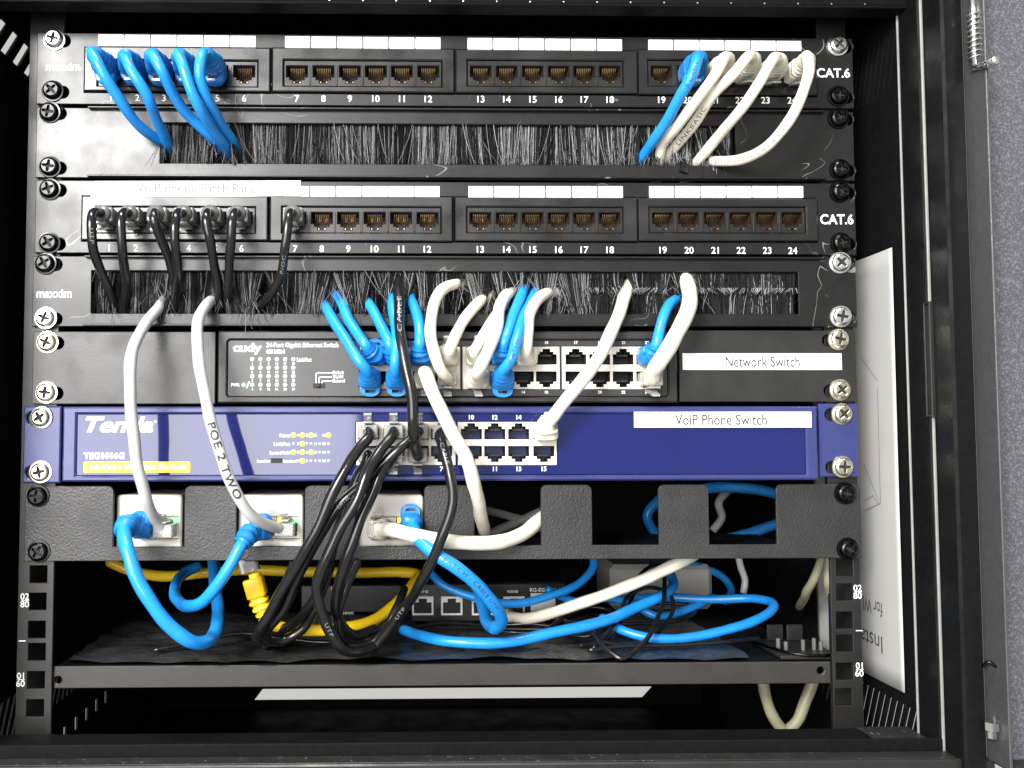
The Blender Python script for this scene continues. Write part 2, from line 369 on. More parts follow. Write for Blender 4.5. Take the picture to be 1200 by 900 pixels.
b.lathe([(0, 0), (.0021, .0002), (.0025, .0015), (.0015, .003), (0, .003)], 10, Matrix.Translation((p.x, p.y-.001, p.z+.007)))
obj('hinge_bolt', b, M_STEEL, door)
p = U(1163, 777, -.058); b = MB()
b.tube(spline([p+Vector((-.005, 0, -.0015)), p+Vector((-.003, -.002, .001)), p+Vector((0, -.003, -.001)), p+Vector((.003, -.002, .001)), p+Vector((.005, 0, -.0015))], 4), .0009, 8)
obj('wire_clip', b, M_SCREWB, door, True)
# ------------------------------------------------------------------ shared pieces: screws, sockets
def screw_mesh(mt):
    R = .0056; cr = [(-.0006, -.0034), (.0006, -.0034), (.0009, -.0009), (.0034, -.0006), (.0034, .0006), (.0009, .0009), (.0006, .0034), (-.0006, .0034), (-.0009, .0009), (-.0034, .0006), (-.0034, -.0006), (-.0009, -.0009)]
    b = MB(); b.plate([(.0040*math.cos(2*math.pi*k/24), .0040*math.sin(2*math.pi*k/24)) for k in range(24)], [cr], -.0036, -.0018, .00015, back=False)
    b.lathe([(.0040, -.0036), (.0048, -.0030), (.0053, -.0020), (.0054, -.0009), (.0063, -.0008), (.0065, -.0003), (.0065, 0)], 24)
    b.add([(x, -.0018, z) for x, z in cr], [list(range(12))], 1)
    return tomesh('screw', b, [mt, M_DARK])
SCR = {'b': screw_mesh(M_SCREWB), 's': screw_mesh(M_SCREWS), 'y': screw_mesh(M_SCREWY)}
def screws(parent, lst, Y):
    for k, px, py in lst:
        o = link('screw', SCR[k], parent, U(px, py, Y)); o.rotation_euler = (random.uniform(-.06, .06), random.uniform(0, 1.5), random.uniform(-.06, .06))
def ear_slots(lst, Y, side):                       # oval mounting openings behind the screws
    hs = []
    for k, px, py in lst:
        p = U(px+side*5, py+1, Y); hs.append([(p.x+(.0032 if math.cos(a) > 0 else -.0032)+.0036*math.cos(a), p.z+.0036*math.sin(a)) for a in [2*math.pi*(i+.5)/16 for i in range(16)]])
    return hs
def port_outline(w=.0118, h=.0098, flip=False):
    a, q = w/2, h/2
    o = [(-a, q), (a, q), (a, -q*.30), (a*.68, -q*.30), (a*.68, -q*.62), (a*.36, -q*.62), (a*.36, -q), (-a*.36, -q), (-a*.36, -q*.62), (-a*.68, -q*.62), (-a*.68, -q*.30), (-a, -q*.30)]
    return [(x, -z) for x, z in o] if flip else o
def socket_mesh(w, h, flip, gold, wall):
    b = MB(); o = port_outline(w, h, flip); n = len(o); e = 1.0
    vs = [(x, 0, z) for x, z in o]+[(x, .011, z) for x, z in o]
    b.add(vs, [[i, (i+1) % n, n+(i+1) % n, n+i] for i in range(n)]+[list(range(n, 2*n))], 0)
    sg = -1 if flip else 1
    for i in range(8):
        x = (-3.5+i)*w*.092; q = h/2*sg
        if gold:
            P = [(x, .0012, q*.86), (x, .0050, q*.05)]; t = .00028
            b.add([(x-t, P[0][1], P[0][2]), (x+t, P[0][1], P[0][2]), (x+t, P[1][1], P[1][2]), (x-t, P[1][1], P[1][2]), (x-t, P[1][1], P[1][2]), (x+t, P[1][1], P[1][2]), (x+t, .0106, -q*.05), (x-t, .0106, -q*.05)], [[0, 1, 2, 3], [4, 5, 6, 7]], 1)
    if gold:                                       # bright latch guides at the foot of the opening
        for s in (-1, 1): b.box(s*w*.2-.0009, s*w*.2+.0009, .0005, .003, -h/2*sg*.93-.0006, -h/2*sg*.93+.0006, .0001, 1)
    else:
        b.box(-w*.30, w*.30, .003, .009, *sorted((-h*.02*sg, -h*.18*sg)), .0002, 0)
    return tomesh('port', b, [wall, M_GOLD])
SOCK_PP = socket_mesh(.0118, .0098, False, True, M_SOCK)
SOCK_UP = socket_mesh(.0118, .0090, True, False, M_DARK)
SOCK_DN = socket_mesh(.0118, .0090, False, False, M_DARK)
def row(parent, Y, xl, yt, xr, yb, holes, mt, name='face_plate', th=.0016, c=.0004):
    R = rect(xl, yt, xr, yb, Y); b = MB().plate(R4(*R), holes, Y, Y+th, c); return obj(name, b, mt, parent), R
# ------------------------------------------------------------------ patch panels
def patch_panel(label, yt, yb, xl, xr, mods, yport, cols, ylab, labels, ynum, sl, sr, extra, cat_px, skip_num=()):
    base = U(520, yb, 0); t = thing('patch_bay', label, 'patch panel', (0, 0, base.z), 'rack patch panels')
    Y = -.0016
    mrects = [rect(a, c, b_, d, Y) for a, c, b_, d in mods]; g = .0005
    holes = [R4(r[0]-g, r[1]+g, r[2]-g, r[3]+g) for r in mrects]+ear_slots(sl, Y, 1)+ear_slots(sr, Y, 1)
    row(t, Y, xl, yt, xr, yb, holes, M_PANEL)
    num = MB()
    for mi, (r, mp) in enumerate(zip(mrects, mods)):
        cc = cols[mi*6:mi*6+6]
        ym = -.0034
        inner = rect(cc[0]-16, yport-17, cc[-1]+16, yport+14, ym)
        b = MB().plate(R4(*r), [R4(*inner)], ym, .004, .0006)
        mod = obj('port_module', b, M_MODULE, t)
        yp = -.0022; hs = []; cs = [U(c_, yport, yp) for c_ in cc]
        for p in cs: hs.append([(p.x+x, p.z+z) for x, z in port_outline(.0122, .0102)])
        b = MB().plate(R4(inner[0]+.0001, inner[1]-.0001, inner[2]+.0001, inner[3]-.0001), hs, yp, .003, .0005)
        for i in range(5):                          # thin ribs between the openings
            xm = (cs[i].x+cs[i+1].x)/2; b.box(xm-.0005, xm+.0005, yp-.0006, yp+.0005, inner[2]+.001, inner[2]+.0125, .0002)
        obj('port_strip', b, M_MODULE, mod)
        for p in cs: link('port', SOCK_PP, mod, (p.x, yp+.0006, p.z))
        for i, c_ in enumerate(cc):
            n = mi*6+i+1
            text_c(num, str(n), c_, ynum+(c_-520)*.004, 7.8, Y-.00012, .008)
    for i, (a, b_) in enumerate(labels):
        yl = ylab+(a-520)*.0095 if ylab < 100 else ylab
        R = rect(a, yl-7, b_-1.3, yl+6.5, -.0022); b = MB().box(R[0], R[1], -.0022, -.0014, R[2], R[3], .0002); obj('label_tag', b, M_PAPER, t)
    ct = MB(); text_rect(ct, 'CAT.6', rect(*cat_px, Y), Y-.00012, .02); obj('category_lettering', ct, M_WHITE, t)
    obj('printed_numbers', num, M_WHITE, t)['kind'] = 'stuff'
    screws(t, sl+sr, Y); return t
colsA = [130, 161, 192, 223, 254.5, 286, 348, 379, 410, 440.5, 471, 502, 563.5, 594, 624.5, 655, 685, 715, 775.5, 806, 837, 867, 897, 928]
colsB = [128, 159, 190, 221, 252, 283, 346, 377, 408, 439, 470, 501, 563, 594, 624.5, 655, 685, 715, 777, 807.5, 838, 868.5, 899, 929]
labA = [(115+31*i, 115+31*(i+1)) for i in range(6)]+[(334+30.6*i, 334+30.6*(i+1)) for i in range(6)]+[(548+30.4*i, 548+30.4*(i+1)) for i in range(6)]+[(760+30.1*i, 760+30.1*(i+1)) for i in range(6)]
labB = [(333+30.6*i, 333+30.6*(i+1)) for i in range(6)]+[(549+30.4*i, 549+30.4*(i+1)) for i in range(6)]+[(761+30.3*i, 761+30.3*(i+1)) for i in range(6)]
pp1 = patch_panel('topmost patch panel with blue and cream leads and no taped label', 41.5, 124.5, 43, 1000, [(100, 57, 317, 108), (319.5, 58, 532, 109), (534, 60, 746, 110), (748, 60, 956, 112)], 87, colsA, 51, labA, 116,
    [('s', 64, 47), ('b', 62, 107)], [('s', 981, 54), ('b', 982, 113)], None, (957, 80, 996, 91))
t = MB(); text_rect(t, 'maxxim', rect(54, 73, 94, 83, -.0017), -.00175, .014); obj('brand_lettering', t, M_WHITE, pp1)
pp3 = patch_panel('lower patch panel with seven black leads and a white taped label', 213, 297.5, 41, 1003, [(97, 231, 314, 282), (317, 231, 530, 283), (533, 232, 746, 283), (748, 233, 957, 283)], 259, colsB, 225, labB, 292,
    [('b', 59, 222), ('b', 58, 285)], [('b', 984, 225), ('b', 985, 285)], None, (961, 251, 1000, 263))
R = rect(106, 211, 352.5, 230.5, -.0026); b = MB().plate([(R[0], R[2]), (R[0]+.058, R[2]-.0004), (R[1]-.01, R[2]+.0007), (R[1], R[2]+.0006), (R[1], R[3]), (R[0]+.002, R[3]-.0008)], [], -.0026, -.0024, .00005)
lb = obj('paper_label', b, M_PAPER, pp3); t = MB(); text_rect(t, 'VoiP Phone Patch Panel', rect(160, 215, 303, 226, -.0026), -.00275, .002); obj('label_print', t, M_GREYINK, lb)
# ------------------------------------------------------------------ brush panels
def bristles(mb, x0, x1, zt, zb, n, gaps, ymin, ymax, tipvar=.002, up=False, lean=.18, pale=1.):
    ph = [random.uniform(0, 6.28) for _ in range(6)]
    cl_ = lambda q: math.sin(q*131+ph[3])+.8*math.sin(q*383+ph[4])+.6*math.sin(q*810+ph[5])
    for i in range(n):
        x = random.uniform(x0, x1); y = random.uniform(ymin, ymax)
        ln = lean*.006*(math.sin(x*90+ph[0])+.7*math.sin(x*231+ph[1])+.7*math.sin(x*617+ph[2]))+random.gauss(0, .0009)
        if random.random() < .06: ln += random.gauss(0, .006)
        push = 0.; yo = 0.; cut = 0
        for gx, gw, gs in gaps:
            d = x+ln*.5-gx
            if abs(d) < gw: push += gs*(1 if d >= 0 else -1)*(gw-abs(d))*1.0; yo -= .35*(gw-abs(d))
        z0, z1 = (zb, zt) if up else (zt, zb)
        L = (z1-z0); ze = z1+random.uniform(-1, 1)*tipvar
        pts = [Vector((x, y, z0)), Vector((x+ln*.25+push*.45, y+yo*.4, z0+L*.38)), Vector((x+ln*.6+push*.85, y+yo*.8, z0+L*.72)), Vector((x+ln+push, y+yo, ze))]
        w = random.uniform(.00006, .00013); mi = random.choices((0, 1, 2), (.42, .30, .36*pale) if cl_(x) > -.1 else (.7, .25, .08*pale))[0]
        rings = [[p+Vector((w*math.cos(a), w*math.sin(a)-0, 0)) for a in (0.5, 2.6, 4.7)] for p in pts]
        rings[-1] = [pts[-1]+(q-pts[-1])*.5 for q in rings[-1]]
        mb.loft(rings, mi, False)
def tuft(mb, p, n=26):                               # hairs dragged round a lead where it goes through the brush
    for i in range(n):
        a = math.radians(random.gauss(-90, 42)); L = random.uniform(.006, .013); q = p+Vector((random.uniform(-.006, .006), random.uniform(-.003, .003), random.uniform(-.001, .006)))
        d = Vector((math.cos(a), random.uniform(-.45, .05), math.sin(a))); w = random.uniform(.00006, .00012)
        pts = [q+d*L*k+Vector((0, 0, -.0025*k*k)) for k in (0, .35, .7, 1)]
        mb.loft([[u+Vector((w*math.cos(b), w*math.sin(b), 0)) for b in (.5, 2.6, 4.7)] for u in pts], random.choices((0, 1, 2), (.5, .3, .2))[0], False)
def brush_panel(label, yt, yb, xl, xr, slotpx, sl, sr, gaps, two, tufts=()):
    t = thing('brush_panel', label, 'brush panel', (0, 0, U(520, yb, 0).z), 'rack brush panels')
    Y = -.0016; R = rect(*slotpx, Y)
    row(t, Y, xl, yt, xr, yb, [R4(*R)]+ear_slots(sl, Y, 1)+ear_slots(sr, Y, 1), M_PANEL)
    b = MB().box(R[0]-.004, R[1]+.004, .0005, .006, R[3]-.0005, R[3]+.008); b.box(R[0]-.004, R[1]+.004, .0005, .006, R[2]-.006, R[2]-.0006)
    obj('brush_holder', b, M_CAB, t)
    # folded edges above and below the opening
    A = rect(xl+62, yt, xr-36, yb, Y)
    f = MB().box(A[0], A[1], -.0046, Y+.0002, A[3]-.0012, A[3]-.0001, .0003); f.box(A[0], A[1], -.0046, Y+.0002, A[2]+.0001, A[2]+.0012, .0003)
    obj('folded_edge', f, M_PANEL, t)
    G = [(U(g, (yt+yb)/2, 0).x, w, s) for g, w, s in [(g, w*.8, s*.7) for g, w, s in gaps]]
    mb = MB()
    bristles(mb, R[0]+.0005, R[1]-.0005, R[3]+.001, R[2]-.001, 3000, [], .0046, .0062, .001, lean=.5, pale=.5)
    if not two:
        bristles(mb, R[0]+.0005, R[1]-.0005, R[3]+.001, R[2]+.0005, 7500, G, .0006, .0045, .0018)
        bristles(mb, R[0]+.0005, R[1]-.0005, R[3]+.001, R[2]+.0002, 140, G, -.0016, .000, .003, lean=1.2)
    else:
        xs = U(690, 340, 0).x
        bristles(mb, R[0]+.0005, xs, R[3]+.001, R[2]-.0005, 6500, G, .0006, .0045, .0022, lean=.38, pale=.6)
        bristles(mb, R[0]+.0005, xs, R[3]+.001, R[2]-.001, 160, G, -.0016, .000, .003, lean=1.5)
        zm_ = (R[2]+R[3])/2+.0005
        bristles(mb, xs, R[1]-.0005, R[3]+.001, zm_, 2600, G, .0006, .003, .0017, lean=.15, pale=.22)
        bristles(mb, xs, R[1]-.0005, zm_+.001, R[2]-.001, 2600, G, .002, .0045, .0015, up=True, lean=.15, pale=.22)
        bristles(mb, xs, R[1]-.0005, zm_+.0028, zm_-.0002, 190, G, -.0004, .0006, .0012, lean=.5, pale=30)  # short pale hairs paint the sparkle where the tips meet
    for tp in tufts: tuft(mb, U(tp[0], tp[1], .0004), tp[2])
    o = obj('bristles', mb, BR, t); o['kind'] = 'stuff'
    screws(t, sl+sr, Y); return t, R
bp2, _ = brush_panel('upper brush panel between the two patch panels', 128.5, 210, 42, 1001, (188, 145.5, 862, 192.5),
    [('b', 59, 132), ('b', 59, 196)], [('b', 982, 139), ('b', 984, 199)], [(198, .010, .5), (262, .016, .7), (275, .01, .5), (752, .008, .5), (780, .012, .6), (815, .012, .5), (832, .010, .5)], False, [(200, 172, 22), (240, 160, 30), (265, 176, 30), (276, 174, 30), (750, 184, 20), (778, 182, 20), (818, 182, 22), (832, 184, 18)])
bp4, R4b = brush_panel('lower brush panel directly above the grey switch', 301, 383, 38, 1004, (107, 318, 936, 367.5),
    [('b', 54, 309), ('s', 54, 373)], [('s', 984, 308), ('s', 985, 371)], [(135, .009, .6), (150, .008, .5), (205, .012, .6), (190, .01, .5), (258, .014, .6), (310, .014, .7), (390, .02, .6), (440, .018, .6), (462, .014, .7), (485, .012, .6), (545, .014, .7), (578, .014, .6), (600, .014, .7), (622, .014, .7), (655, .014, .7), (734, .009, .8), (805, .012, .9), (788, .01, .6)], True, [(122, 350, 20), (135, 356, 24), (190, 340, 60), (185, 352, 40), (205, 355, 20), (245, 345, 30), (258, 352, 20), (302, 356, 60), (295, 362, 30), (385, 352, 34), (402, 346, 30), (430, 348, 30), (462, 326, 30), (485, 344, 26), (540, 336, 40), (572, 348, 26), (600, 344, 26), (620, 334, 34), (650, 344, 30), (732, 340, 26), (800, 332, 34), (825, 345, 24)])
t = MB(); text_rect(t, 'maxxim', rect(43, 339, 84, 349, -.0017), -.00175, .014); obj('brand_lettering', t, M_WHITE, bp4)
# ------------------------------------------------------------------ grey 24-port switch
def ports(parent, cols, ys, Y, block_rects, mt):
    for (x0, y0, x1, y1) in block_rects:
        R = rect(x0, y0, x1, y1, Y); hs = []; put = []
        for c_ in cols:
            if not x0 < c_ < x1: continue
            for k, yy in enumerate(ys):
                p = U(c_, yy, Y); fl = (k == 0)
                hs.append([(p.x+x, p.z+z) for x, z in port_outline(.0121, .0092, fl)]); put.append((p, fl))
        b = MB().plate(R4(R[0]+.0003, R[1]-.0003, R[2], R[3]), hs, Y, Y+.012, .0002, back=False); bl = obj('port_block', b, mt, parent)
        for p, fl in put: link('port', SOCK_UP if fl else SOCK_DN, bl, (p.x, Y+.0006, p.z))
gs = thing('network_switch', 'grey twenty-four port switch with a Network Switch label', 'network switch', (0, .05, U(520, 472, 0).z))
Y = -.0016; sl = [('y', 56, 401), ('y', 55, 460)]; sr = [('y', 982, 398), ('y', 984, 457)]
row(gs, Y, 38, 388.5, 252.5, 473.5, ear_slots(sl, Y, 1), M_CUDY, 'ear_bracket'); row(gs, Y, 796, 387, 1004, 471, ear_slots(sr, Y, -1), M_CUDY, 'ear_bracket')
Yb = -.0040; A = rect(255, 388, 794, 472, Yb)
IN = rect(266, 398, 783, 465, Yb); cl = [441, 468, 495, 522.5, 559, 586.5, 613.5, 640.5, 675, 703, 730.5, 758]
BLK = [(421, 406, 540, 456), (541.5, 406, 656.5, 456), (658, 406, 775, 456)]
hs = []
for q in BLK:
    r = rect(*q, Yb+.0012); hs.append(R4(*r))
def rr(R, r, n=5):
    o = []
    for cx, cz, a0 in ((R[1]-r, R[3]-r, 0), (R[0]+r, R[3]-r, 90), (R[0]+r, R[2]+r, 180), (R[1]-r, R[2]+r, 270)):
        for i in range(n): a = math.radians(a0+90*i/(n-1)); o.append((cx+r*math.cos(a), cz+r*math.sin(a)))
    return o
b = MB().plate(R4(*A), [rr(IN, .002)], Yb, .010, .0008); b.box(A[0], A[1], .0101, .2, A[2]+.001, A[3]-.001); obj('housing', b, M_CUDY, gs)
b = MB().plate(rr([IN[0]+.0003, IN[1]-.0003, IN[2]+.0003, IN[3]-.0003], .0018), hs, Yb+.0008, .004, .0003); film = obj('front_film', b, M_CUDYP, gs)
ports(gs, cl, (418, 444.5), Yb+.0014, BLK, M_PBLOCK)
t = MB(); Yt = Yb+.0006
text_rect(t, 'cudy', rect(273, 402, 307, 415.5, Yt), Yt, .035); obj('brand_lettering', t, M_WHITE, gs); t = MB(); text_rect(t, '24-Port Gigabit Ethernet Switch', rect(312, 401.5, 396.5, 408.5, Yt), Yt, .025); text_rect(t, 'GS1024', rect(312, 409.5, 334, 414.5, Yt), Yt, .03)
text_rect(t, 'Link/Act', rect(348, 419, 365, 424, Yt), Yt, .02); text_rect(t, 'PWR', rect(271, 449, 281, 453, Yt), Yt, .03); text_rect(t, '/', rect(288, 447, 293, 455, Yt), Yt, .02)
for i, s in enumerate(('Default', 'VLAN', 'Extend')): text_rect(t, s, rect(390, 434.5+4.8*i, 390+(13, 12, 14)[i], 438.5+4.8*i, Yt), Yt, .02)
def line(mb, x0, y0, x1, y1, Y, mi=0):
    a = rect(x0, y0, x1, y1, Y); mb.add([(a[0], Y, a[2]), (a[1], Y, a[2]), (a[1], Y, a[3]), (a[0], Y, a[3])], [[0, 1, 2, 3]], mi)
for i, (xv, yh) in enumerate(((370, 436.5), (373.5, 441.5), (377, 446))): line(t, xv, yh, 389, yh+.8, Yt); line(t, xv, yh, xv+.8, 449, Yt)
n = 1
for i in range(6):
    for j in range(4): text_c(t, str(i*4+j+1), 295.6+9.65*i, 426+10*j, 2.6, Yt, .02)
for k, c_ in enumerate(cl):
    text_c(t, str(2*k+1), c_, 401.5, 3.2, Yt, .02); text_c(t, str(2*k+2), c_, 459.5, 3.2, Yt, .02)
obj('printed_lettering', t, M_WHITE, gs)['kind'] = 'stuff'
led = tomesh('led', MB().lathe([(0, -.0004), (.0009, -.0003), (.0012, 0), (.0012, .0004)], 10), M_LEDW); ledg = tomesh('led', MB().lathe([(0, -.0004), (.0009, -.0003), (.0012, 0), (.0012, .0004)], 10), M_LEDG)
for i in range(6):
    for j in range(4): link('led', led, gs, U(295.6+9.65*i, 421+10*j, Yb+.0007))
link('power_led', ledg, gs, U(285.5, 451, Yb+.0007))
a = rect(367, 449, 381, 455, Yt); b = MB().box(a[0], a[1], Yt-.0001, Yt+.002, a[2], a[3], .0002); b.box(a[0]+.002, a[0]+.004, Yt-.0015, Yt, a[2]+.0006, a[3]-.0006, .0002); obj('slide_switch', b, M_DARK, gs)
def sticker(parent, px, s, tpx, Y, ink=M_INK):
    R = rect(*px, Y); b = MB().box(R[0], R[1], Y, Y+.0003, R[2], R[3], .00005); o = obj('paper_label', b, M_PAPER, parent)
    t = MB(); text_rect(t, s, rect(*tpx, Y), Y-.00015, .006); obj('label_print', t, ink, o)
sticker(gs, (800, 414, 986.5, 433.5), 'Network Switch', (850, 417.5, 937, 430), -.0021)
screws(gs, sl+sr, Y)
# ------------------------------------------------------------------ blue 16-port switch
ts = thing('network_switch', 'blue sixteen-port switch with a VoiP Phone Switch label', 'network switch', (0, .05, U(520, 563, 0).z))
sl = [('y', 49, 489), ('y', 48, 553)]; sr = [('y', 986, 485), ('y', 987, 547)]
row(ts, Y, 27, 476, 71, 566, ear_slots(sl, Y, -1), M_TENDA, 'ear_bracket', c=.0008); row(ts, Y, 960.5, 473, 1006, 559, ear_slots(sr, Y, -1), M_TENDA, 'ear_bracket', c=.0008)
Yb = -.0060; A = rect(73, 476.5, 959, 563.5, Yb); IN = rect(89, 484.5, 945, 557, Yb)
BLK = [(417, 494.5, 534.5, 545), (536, 494.5, 653, 545)]
cl = [432, 461.3, 490, 517.5, 552.5, 580, 608, 637.5]
b = MB().plate(R4(*A), [R4(*IN)], Yb, .006, .0010); b.box(A[0]+.002, A[1]-.002, .0061, .16, A[2]+.001, A[3]-.001); obj('housing', b, M_TENDA, ts)
b = MB().plate(R4(IN[0]+.0002, IN[1]-.0002, IN[2]+.0002, IN[3]-.0002), [R4(*rect(*q, Yb+.0012)) for q in BLK], Yb+.0010, .004, .0003); obj('front_film', b, M_TENDAP, ts)
ports(ts, cl, (505.5, 532), Yb+.0008, BLK, M_PBLOCK)
t = MB(); Yt = Yb+.0008
text_rect(t, 'Tenda', rect(100, 488.5, 180, 507, Yt), Yt, .032, .3); t.lathe([(0, 0), (.0008, 0)], 10, Matrix.Translation(U(182, 494, Yt))); obj('brand_lettering', t, M_WHITE, ts); t = MB()
text_rect(t, 'TEG1016G', rect(98, 530, 146, 538, Yt), Yt, .04); obj('model_lettering', t, M_WHITE, ts); t = MB()
text_rect(t, '16-Port Gigabit Switch', rect(106, 543.5, 218, 552, Yt-.0002), Yt-.0002, .02); obj('strip_lettering', t, M_WHITE, ts); t = MB()
text_rect(t, 'Power', rect(328, 508, 341, 512.5, Yt), Yt, .02); text_rect(t, 'Link/Act', rect(321, 518, 340, 522.5, Yt), Yt, .02)
text_rect(t, 'Standard/VLAN', rect(316, 528.5, 340, 532.5, Yt), Yt, .02); text_rect(t, 'Standard', rect(301, 538.5, 317, 542, Yt), Yt, .02); text_rect(t, 'Standard', rect(331, 538.5, 348, 542, Yt), Yt, .02)
for k, c_ in enumerate(cl):
    text_c(t, str(2*k+2), c_, 489, 5, Yt, .03); text_c(t, str(2*k+1), c_, 549.5, 5, Yt, .03)
lit = {(0, 0), (1, 0), (2, 0), (4, 0), (1, 1), (0, 2), (1, 2), (2, 2), (1, 3)}
for j in range(4):
    for i in range(1, 5): text_c(t, str(4*i-j), 348.5+10.2*i-9.5, 510+10*j, 3.0, Yt, .02)
obj('printed_lettering', t, M_WHITE, ts)['kind'] = 'stuff'
b = MB(); R = rect(98, 541, 223, 554, Yt); b.plate(rr(R, .0008, 3), [], Yt-.0001, Yt+.0001, .00002); obj('yellow_strip', b, M_YRECT, ts)
lm = MB().lathe([(0, -.0004), (.0010, -.0003), (.0014, 0), (.0014, .0003)], 12); lm2 = MB().lathe([(0, -.0002), (.0007, -.0001), (.0009, .0003)], 8)
ly, ld = tomesh('led', lm, M_LEDY), tomesh('led', lm2, M_LEDYD)
for j in range(4):
    for i in range(5):
        if (i, j) in lit or i in (0, 1, 2, 3, 4) and j > 0 and (i, j) != (0, 3): link('led', ly if (i, j) in lit else ld, ts, U(344+10.25*i, 510+10*j, Yt))
a = rect(317, 537, 331, 542.5, Yt); b = MB().box(a[0], a[1], Yt-.0008, Yt+.001, a[2], a[3], .0002); obj('slide_switch', b, M_DARK, ts)
sticker(ts, (743, 482.5, 951, 501), 'VoiP Phone Switch', (791, 485.5, 898.5, 498), Yb-.0004)
screws(ts, sl+sr, Y)
# ------------------------------------------------------------------ notched bracket shelf
nb = thing('notched_bracket', 'grey textured rack bracket with upright tabs and square notches', 'rack bracket', (0, .02, U(520, 656, 0).z))
Y = -.0016; sl = [('b', 45, 581), ('b', 46, 646)]; sr = [('b', 990, 578), ('b', 993, 643)]
zt_, zn, zb_ = U(520, 568.5, Y).z, U(520, 639.5, Y).z, U(520, 656, Y).z
X = lambda p: U(p, 600, Y).x
tabs = [(29, 133), (216, 277), (357, 416), (497, 556), (634, 694), (772, 831), (910, 1009)]
out = [(X(29), zb_)]
def arc(cx, cz, r, a0, a1, n=4): return [(cx+r*math.cos(math.radians(a0+(a1-a0)*i/n)), cz+r*math.sin(math.radians(a0+(a1-a0)*i/n))) for i in range(n+1)]
out = [(X(1009), zb_)]
rc = .0035
for a, b_ in tabs[::-1]:
    if b_ != 1009: out.append((X(b_), zn))
    out += arc(X(b_)-rc, zt_-rc, rc, 0, 90); out += arc(X(a)+rc, zt_-rc, rc, 90, 180)
    if a != 29: out.append((X(a), zn))
out.append((X(29), zb_))
b = MB().plate(out, [], Y, Y+.0016, .0004); obj('front_plate', b, M_BRACKET, nb)
b = MB().box(X(62), X(975), Y+.0017, .11, zb_, zb_+.0014); obj('tray', b, M_CAB, nb)
screws(nb, sl+sr, Y)
# ------------------------------------------------------------------ lower shelf with film
sh = thing('rack_shelf', 'plain black rack shelf at the bottom with film-covered tray', 'shelf', (0, .12, U(520, 803, .003).z))
Ys = .0034; R = rect(63, 778.5, 974, 804, Ys); zsh = R[3]-.0006
hs = [cyl(tuple((U(68, 797, Ys).x, U(68, 797, Ys).z)), .0022), cyl(tuple((U(962, 786, Ys).x, U(962, 786, Ys).z)), .0022)]
b = MB().plate(R4(*R), hs, Ys, Ys+.0016, .0005); obj('front_lip', b, M_SHELF, sh)
b = MB().box(R[0], R[1], Ys+.0017, .25, zsh-.0018, zsh-.0003); obj('tray', b, M_CAB, sh)
b = MB(); nx, ny = 90, 20; vs = []
for j in range(ny+1):
    for i in range(nx+1):
        x = R[0]+.004+(R[1]-R[0]-.05)*i/nx; y = Ys+.004+.13*j/ny
        vs.append((x, y, zsh+.0008+.0022*abs(math.sin(x*37+y*60)*math.sin(y*85+x*11+1))+.0012*abs(math.sin(x*90-y*140))))
b.add(vs, [[j*(nx+1)+i, j*(nx+1)+i+1, (j+1)*(nx+1)+i+1, (j+1)*(nx+1)+i] for j in range(ny) for i in range(nx)]); obj('plastic_film', b, M_FILM, sh, True)
# ------------------------------------------------------------------ white boxes behind the notches
def clear_plug(name, p, latch, parent, mt=None, L=.010, d=Vector((0, -1, 0))):
    b = MB().box(p.x-.0055, p.x+.0055, p.y-L, p.y+.004, p.z-.0040, p.z+.0040, .0006)
    s = -1 if latch == 'down' else 1
    b.box(p.x-.0026, p.x+.0026, p.y-L-.002, p.y+.003, *sorted((p.z+s*.0046, p.z+s*.0058)), .0002)
    b.loft([[Vector((p.x+sx*.0022, yy, p.z+s*(zz+dz))) for sx, dz in ((-1, 0), (1, 0), (1, .0012), (-1, .0012))] for yy, zz in ((p.y-.001, .0047), (p.y-.008, .0066), (p.y-L-.004, .0092))])
    return obj(name, b, mt or M_CLEAR, parent)
for k, (x0, x1, lab) in enumerate(((136, 213, 'white network box in the leftmost notch of the bracket'), (279, 355, 'white network box in the second notch, lead marked TWO'), (420, 496, 'white network box in the third notch, cream lead plugged in'))):
    Yx = .004; R = rect(x0, 580, x1, 641, Yx)
    w = thing('network_box', lab, 'network box', ((R[0]+R[1])/2, Yx+.03, zb_+.0014), 'white boxes behind the bracket')
    o2 = rect(x0+16, 606, x1-4, 632, Yx)
    b = MB().plate(rr([R[0], R[1], zb_+.0016, R[3]], .002), [R4(*o2)], Yx, Yx+.05, .0008); obj('housing', b, M_WBOX, w)
    for i in (0, 1):
        xa = o2[0]+(o2[1]-o2[0])*(.04+.5*i); xb = xa+(o2[1]-o2[0])*.44
        b = MB().plate(R4(xa-.0006, xb+.0006, o2[2]+.0003, o2[3]-.0003), [R4(xa+.001, xb-.001, o2[2]+.0018, o2[3]-.0032)], Yx+.0012, Yx+.012, .0002)
        b.box(xa, xb, Yx+.0121, Yx+.013, o2[2]+.001, o2[3]-.001, .0002, 1); obj('port', b, [M_PBLOCK, M_DARK], w)
    for i, mt in enumerate((M_LEDA, M_LEDG)):
        px = (x1-27, x1-6)[i]; p = U(px, 609.5, Yx+.0008); obj('led', MB().box(p.x-.0017, p.x+.0017, p.y-.0003, p.y+.002, p.z-.0014, p.z+.0014, .0003), mt, w)
